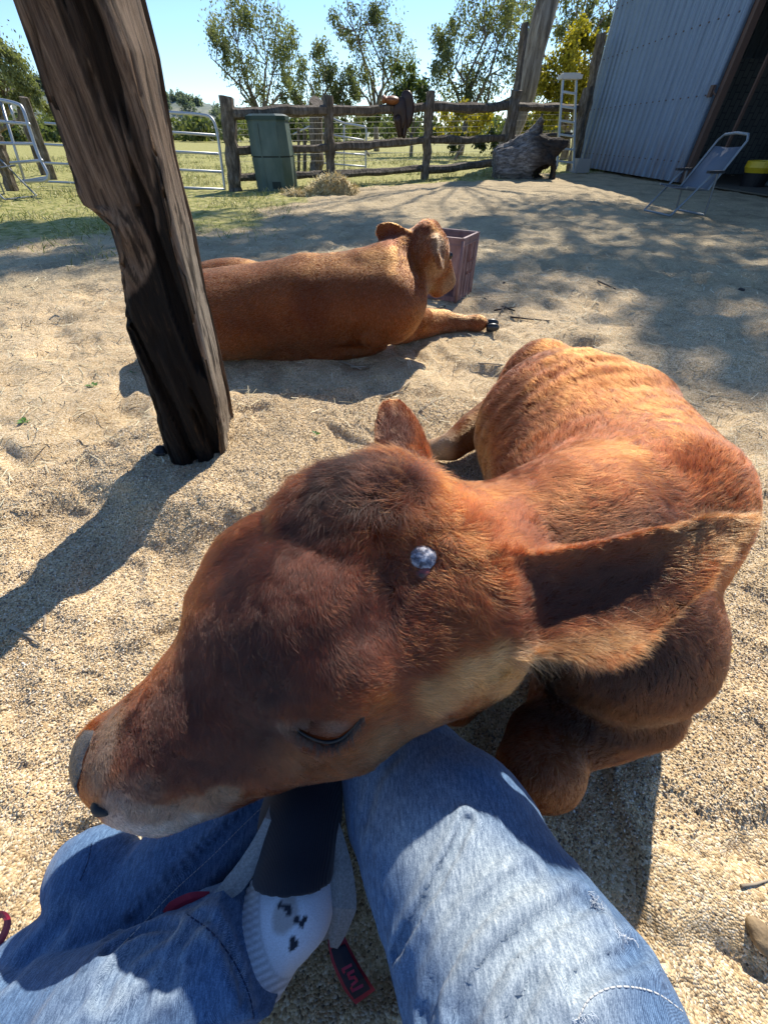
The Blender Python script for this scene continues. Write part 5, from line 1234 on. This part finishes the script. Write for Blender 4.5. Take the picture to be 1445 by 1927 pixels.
for i, (a, b, r, lb) in enumerate((((100, 336), (45, 182), .09, 'dark leaning timber post behind the pipe panels at the far left'), ((82, 330), (38, 205), .07, 'shorter leaning timber post beside the dark one at the far left'), ((20, 358), (-8, 250), .12, 'squat thick post stub behind the folding chair at the left edge'))):
    B_ = G(a[0], a[1]); T_ = Yp(b[0], b[1], B_[1]); mb = MB(); rough_log(mb, [B_-[0, 0, .1], (B_+T_)/2, T_], r, 70+i); tag(mb.build('timber_post', M_RAIL, None), lb, 'post')
B_ = G(607, 338); B_[1] = 14.2; B_[0] = Yp(650, 330, 14.2)[0]
for i, (px, t_, r) in enumerate(((595, 190, .22), (573, 245, .06), (562, 240, .05))):
    Yv = 14.6; B_ = Yp(px, 330, Yv); B_[2] = -.1; T_ = Yp(px, t_, Yv); mb = MB(); rough_log(mb, [B_, (B_+T_)/2, T_], r, 80+i)
    tag(mb.build('timber_post', M_RAIL, None), ['thick round-topped post standing just beyond the second fence post', 'thin post beyond the fence right of the green bin', 'thinnest post beyond the fence, against the green bin'][i], 'post')

# ================================================================ gum trees, shrubs, hills
M_BARK = mat('gum_bark', (.25, .2, .16), .9); g = NG(M_BARK); n1 = g.noise(g.pos((1, 1, .12)), 9, 6, .7); g.base(g.ramp(n1, [(.35, (.07, .05, .04)), (.5, (.20, .16, .125)), (.65, (.34, .29, .24))])); g.bump(n1, .8, .04)
def leafmat(name, dark, mid, light, tr=.42):
    m = mat(name, mid, .6, spec=.25); g = NG(m); g.base(g.attr())
    t = g.n('BsdfTranslucent'); g.l(g.mix(1., g.attr(), (1.5, 1.5, .7), 'MULTIPLY'), t.inputs[0]); mx = g.n('MixShader'); mx.inputs[0].default_value = tr
    g.l(g.b.outputs[0], mx.inputs[1]); g.l(t.outputs[0], mx.inputs[2]); g.l(mx.outputs[0], g.t.nodes['Material Output'].inputs[0]); m['pal'] = 1
    return m, [dark, mid, light]
GUM = leafmat('gum_leaves', (.075, .10, .055), (.15, .175, .09), (.27, .29, .14)); YEL = leafmat('yellow_leaves', (.16, .15, .02), (.34, .30, .03), (.55, .45, .06)); BUSH = leafmat('shrub_leaves', (.03, .05, .02), (.06, .09, .03), (.14, .16, .05))
def leafcloud(blobs_, per, L_, Wd, seed, droop=.8):
    rng = np.random.default_rng(seed); Ps = []
    for c_, r in blobs_:
        r = np.asarray(r)*np.ones(3); nsub = max(5, int(10*(r.mean())**1.1)); 
        sub = rng.normal(size=(nsub, 3)); sub = sub/np.linalg.norm(sub, axis=1, keepdims=True)*rng.uniform(.2, 1, (nsub, 1))**.6*r+c_
        for s_ in sub: k = int(per/nsub*rng.uniform(.4, 1.5)); Ps.append(s_+rng.normal(size=(k, 3))*r*np.array([.20, .20, .24])*rng.uniform(.6, 1.2))
    P_ = np.concatenate(Ps); n_ = len(P_); d = unit(rng.normal(size=(n_, 3))+np.array([0, 0, -droop])); sd_ = unit(np.cross(d, rng.normal(size=(n_, 3)))); l = L_*rng.uniform(.6, 1.3, (n_, 1)); w_ = Wd*rng.uniform(.6, 1.3, (n_, 1))
    V_ = np.stack([P_, P_+d*l*.5+sd_*w_, P_+d*l, P_+d*l*.5-sd_*w_], 1).reshape(-1, 3); F_ = np.arange(n_*4).reshape(-1, 4); return V_, F_, P_, rng
def tree(label, base, blobs_, per, L_, Wd, lm, seed, tr=.16, name='gum_tree', group='gum trees beyond the yard', cat='tree', limbs=True, bark=None):
    t = thing(name, label, cat, tuple(base), group); V_, F_, P_, rng = leafcloud(blobs_, per, L_, Wd, seed)
    m, pal = lm; k = np.clip(.5+.5*fbm(P_*.9, 2, seed)+rng.normal(size=len(P_))*.22, 0, 1)[:, None]; pal = np.array(pal)
    c = np.where(k < .5, pal[0]*(1-2*k)+pal[1]*2*k, pal[1]*(2-2*k)+pal[2]*(2*k-1)); mesh('crown', V_, F_, m, t, False, np.repeat(c, 4, 0))
    mb = MB(); base = np.array(base, float); cen = np.mean([b[0] for b in blobs_], 0)
    fork = base+(cen-base)*.30; fork[2] = base[2]+(cen[2]-base[2])*.35
    mb.tube([base-[0, 0, .2], base*.5+fork*.5+rng.normal(size=3)*tr*.6, fork], [tr*1.25, tr, tr*.85], 9)
    if limbs:
        for c_, r in blobs_:
            e = np.array(c_)+[0, 0, 0]; m1 = fork*.6+e*.4+rng.normal(size=3)*.35*np.linalg.norm(e-fork)*.3; m2 = fork*.25+e*.75+rng.normal(size=3)*.12*np.linalg.norm(e-fork)
            mb.tube([fork, m1, m2, e], [tr*.55, tr*.38, tr*.25, tr*.08], 6)
            for _ in range(3): e2 = e+rng.normal(size=3)*np.asarray(r)*.7; mb.tube([m2, (m2+e2)/2+rng.normal(size=3)*.1, e2], [tr*.2, tr*.13, tr*.05], 5)
    mb.build('trunk', bark or M_BARK, t, True); return t
def PB_(lst, Y): return [(Yp(a, b, Y), r*Y*S/FPX*1.02*1.45*.72) for a, b, r in lst]
def basept(px, Y): q = Yp(px, 240, Y); q[2] = 0; return q
tree('airy gum tree standing alone behind the green bin, tallest on the left', basept(495, 36), PB_([(430, 58, 40), (488, 28, 40), (520, 80, 42), (440, 118, 32), (500, 128, 46), (545, 108, 30), (475, 172, 32), (408, 85, 20), (540, 172, 22), (455, 20, 24)], 36), 1050, .17, .04, GUM, 1)
tree('short bushy gum tree behind the second fence post', basept(615, 30), PB_([(612, 112, 24), (582, 145, 26), (640, 150, 30), (618, 172, 34), (560, 185, 18), (650, 180, 20)], 30), 1200, .15, .038, GUM, 2)
tree('tall sparse gum tree behind the saddle on the fence', basept(708, 34), PB_([(642, 22, 22), (690, 52, 34), (728, 58, 34), (752, 92, 28), (660, 62, 22), (700, 122, 40), (740, 135, 36), (712, 10, 18), (770, 165, 24), (600+70, 150, 24)], 34), 800, .16, .035, GUM, 3)
tree('dense gum tree behind the third and fourth fence posts', basept(868, 27), PB_([(828, 108, 26), (870, 62, 36), (902, 18, 36), (848, 152, 36), (910, 122, 46), (935, 62, 42), (965, 18, 32), (890, 172, 36), (960, 120, 36), (985, 170, 28)], 27), 1200, .14, .032, GUM, 4)
tree('yellow leaved tree between the ladder and the shed', basept(1075, 23), PB_([(1078, 112, 44), (1040, 142, 32), (1112, 150, 32), (1122, 90, 22), (1058, 182, 32), (1095, 195, 32), (1090, 70, 22), (1035, 195, 26)], 23), 1800, .10, .045, YEL, 5, name='yellow_tree', group=None)
tree('thin high gum foliage beside the top of the big trunk', basept(1100, 30), PB_([(1085, 12, 30), (1118, 5, 22), (1062, 42, 20), (1130, -30, 34), (1000, 15, 26), (985, -20, 34), (1135, 40, 14)], 30), 800, .15, .035, GUM, 6)
tree('drooping gum tree at the left edge of the picture', basept(-40, 22), PB_([(8, 92, 20), (28, 130, 26), (-40, 60, 60), (50, 158, 20), (70, 185, 22), (15, 165, 30), (-50, 150, 50)], 22), 1300, .13, .03, GUM, 7)
tree('round green shrub tree right of the saddle', basept(775, 25), PB_([(765, 150, 24), (785, 168, 26), (750, 180, 24), (800, 185, 20)], 25), 650, .16, .05, BUSH, 8, tr=.08, name='shrub', group='shrubs beyond the fence')
tree('yellow green shrub behind the wire right of the third post', basept(855, 21), PB_([(840, 222, 20), (870, 228, 22), (900, 222, 20), (925, 215, 22), (1000, 225, 22), (1035, 222, 20)], 21), 420, .12, .05, YEL, 9, tr=.06, name='shrub', group='shrubs beyond the fence', limbs=False)
tree('low dark shrub row behind the wire near the big trunk', basept(940, 24), PB_([(860, 262, 14), (900, 258, 14), (935, 256, 14), (965, 262, 14), (1000, 262, 12), (820, 250, 10)], 24), 420, .14, .05, BUSH, 10, tr=.05, name='shrub', group='shrubs beyond the fence', limbs=False)
tree('grey green shrub behind the rails left of the saddle', basept(700, 26), PB_([(600, 228, 16), (660, 222, 18), (700, 230, 18), (740, 226, 18), (560, 232, 14), (480, 235, 14)], 26), 330, .14, .05, BUSH, 11, tr=.05, name='shrub', group='shrubs beyond the fence', limbs=False)
# the big gum whose crown shades the yard from above
mbk = mat('big_gum_bark', (.3, .24, .19), .9); g = NG(mbk); n1 = g.noise(g.pos((1, 1, .08)), 8, 7, .7); g.base(g.ramp(n1, [(.33, (.07, .055, .045)), (.48, (.22, .18, .145)), (.62, (.38, .33, .28)), (.8, (.48, .43, .37))])); g.bump(n1, 1, .08)
Yb = 18.5; b0 = Yp(952, 270, Yb); b0[2] = -.2; q1, q2 = Yp(985, 170, Yb), Yp(1042, -40, Yb); dirn = q2-q1
bt_ = thing('big_gum_tree', 'huge leaning gum tree trunk behind the fence, its crown shading the yard', 'tree', tuple(b0))
mb = MB(); q3 = q2+dirn*.9; q4 = q3+dirn*.5+np.array([0, -.5, .8])
rough_log(mb, [b0, q1, q2, q3, q4], .34, 99, n=18, seg=26, asp=1.0)
crown = [((8.6, 15.2, 10.2), 2.3), ((7.2, 13.2, 9.8), 1.7), ((9.6, 17.2, 11), 2.3), ((7.2, 16.8, 10.6), 1.8), ((10.4, 13.8, 10.2), 2.1), ((6.6, 11.6, 9.2), 1.3), ((8.9, 12., 9.4), 1.6),
    ((3.4, 15.0, 10.4), 1.2), ((1.6, 14.2, 10.0), 1.0), ((5.0, 13.4, 10), .9), ((4.6, 16.4, 11), 1.3), ((2.2, 16.2, 10.8), 1.0), ((1.0, 15.6, 10.2), .8), ((-.3, 14.4, 9.8), .8), ((5.9, 15.6, 10.4), .8)]
rng = np.random.default_rng(6)
for c_, r in crown: c_ = np.array(c_); m1 = q4*.5+c_*.5+rng.normal(size=3)*.6; mb.tube([q4, m1, c_], [.03, .025, .012], 6)
mb.build('trunk', mbk, bt_, True)
V_, F_, P_, rng = leafcloud([(np.array(c_), np.array([r, r, r*.6])) for c_, r in crown], 1500, .22, .05, 12); k = rng.random((len(P_), 1)); mesh('crown', V_, F_, GUM[0], bt_, False, np.repeat(np.array(GUM[1][0])*(1-k)+np.array(GUM[1][2])*k, 4, 0))
# hills
M_HILL = mat('wooded_hill', (.08, .10, .06), .95); g = NG(M_HILL); g.base(g.ramp(g.noise(g.pos(), .06, 6, .7), [(.35, (.10, .14, .12)), (.52, (.16, .19, .15)), (.66, (.32, .32, .24))]))  # distance haze is put into these pale bluish colours
def hill(name, D0, prof_, seed):
    V_ = []; n_ = 260; xs = np.linspace(prof_[0][0], prof_[-1][0], n_); hz = np.interp(xs, [q[0] for q in prof_], [q[1] for q in prof_])
    for j, (f, h) in enumerate(((.80, 0), (.86, .35), (.93, .75), (1, 1), (1.1, 1.05), (1.3, .6), (1.5, 0))):
        for i in range(n_):
            x = (xs[i]-722.5)/FPX; Yv = D0; X_ = x*Yv*S*1.04*1.0; ztop = Yp(xs[i], hz[i], D0)[2]; z = ztop*h*(1+.0*j)
            z += (vnoise(np.array([[i*.21+seed, j*1.3, 0]]), seed)[0]*.10+vnoise(np.array([[i*.8, j*2.3, 0]]), seed+1)[0]*.05)*ztop*min(1, h*2)
            V_.append((Yp(xs[i], hz[i], D0)[0]*f, D0*f, z))
    F_ = [(j*n_+i, j*n_+i+1, (j+1)*n_+i+1, (j+1)*n_+i) for j in range(6) for i in range(n_-1)]
    return tag(mesh(name, V_, F_, M_HILL, None, True), kind='structure')
hill('hills', 420, [(-300, 60), (-60, 118), (0, 138), (60, 150), (110, 160), (200, 175), (300, 182), (340, 178), (380, 190), (420, 205), (470, 222), (560, 234), (700, 238), (900, 238), (1200, 240), (1500, 236)], 3)
rng = np.random.default_rng(8); bl = []
for k in range(170):
    px = rng.uniform(-40, 560); hz = np.interp(px, [-300, -60, 0, 110, 300, 340, 420, 470, 560], [60, 118, 138, 160, 182, 178, 205, 222, 234]); py = hz+rng.uniform(-4, 40)*rng.random(); Yv = 400 if py < hz+10 else 380
    if py > 245: continue
    bl.append((Yp(px, py, Yv), rng.uniform(1.8, 4.0)*np.array([1, 1, 1.0])))
V_, F_, P_, rng = leafcloud(bl, 220, 1.1, .5, 44, .2); k = rng.random((len(P_), 1)); tag(mesh('hill_forest', V_, F_, GUM[0], None, False, np.repeat(np.array([.10, .14, .13])*(1-k)+np.array([.20, .24, .20])*k, 4, 0)), kind='stuff')  # leaf colours greyed towards blue to stand in for haze
bl = []
for k in range(120):
    px = rng.uniform(-80, 1060); Yv = rng.uniform(75, 110); bl.append((Yp(px, rng.uniform(236, 248), Yv), rng.uniform(1.2, 2.2)*np.array([1.3, 1, .9])))
V_, F_, P_, rng = leafcloud(bl, 150, .7, .3, 45, .2); k = rng.random((len(P_), 1)); tag(mesh('distant_wood', V_, F_, GUM[0], None, False, np.repeat(np.array([.04, .065, .03])*(1-k)+np.array([.15, .17, .07])*k, 4, 0)), kind='stuff')
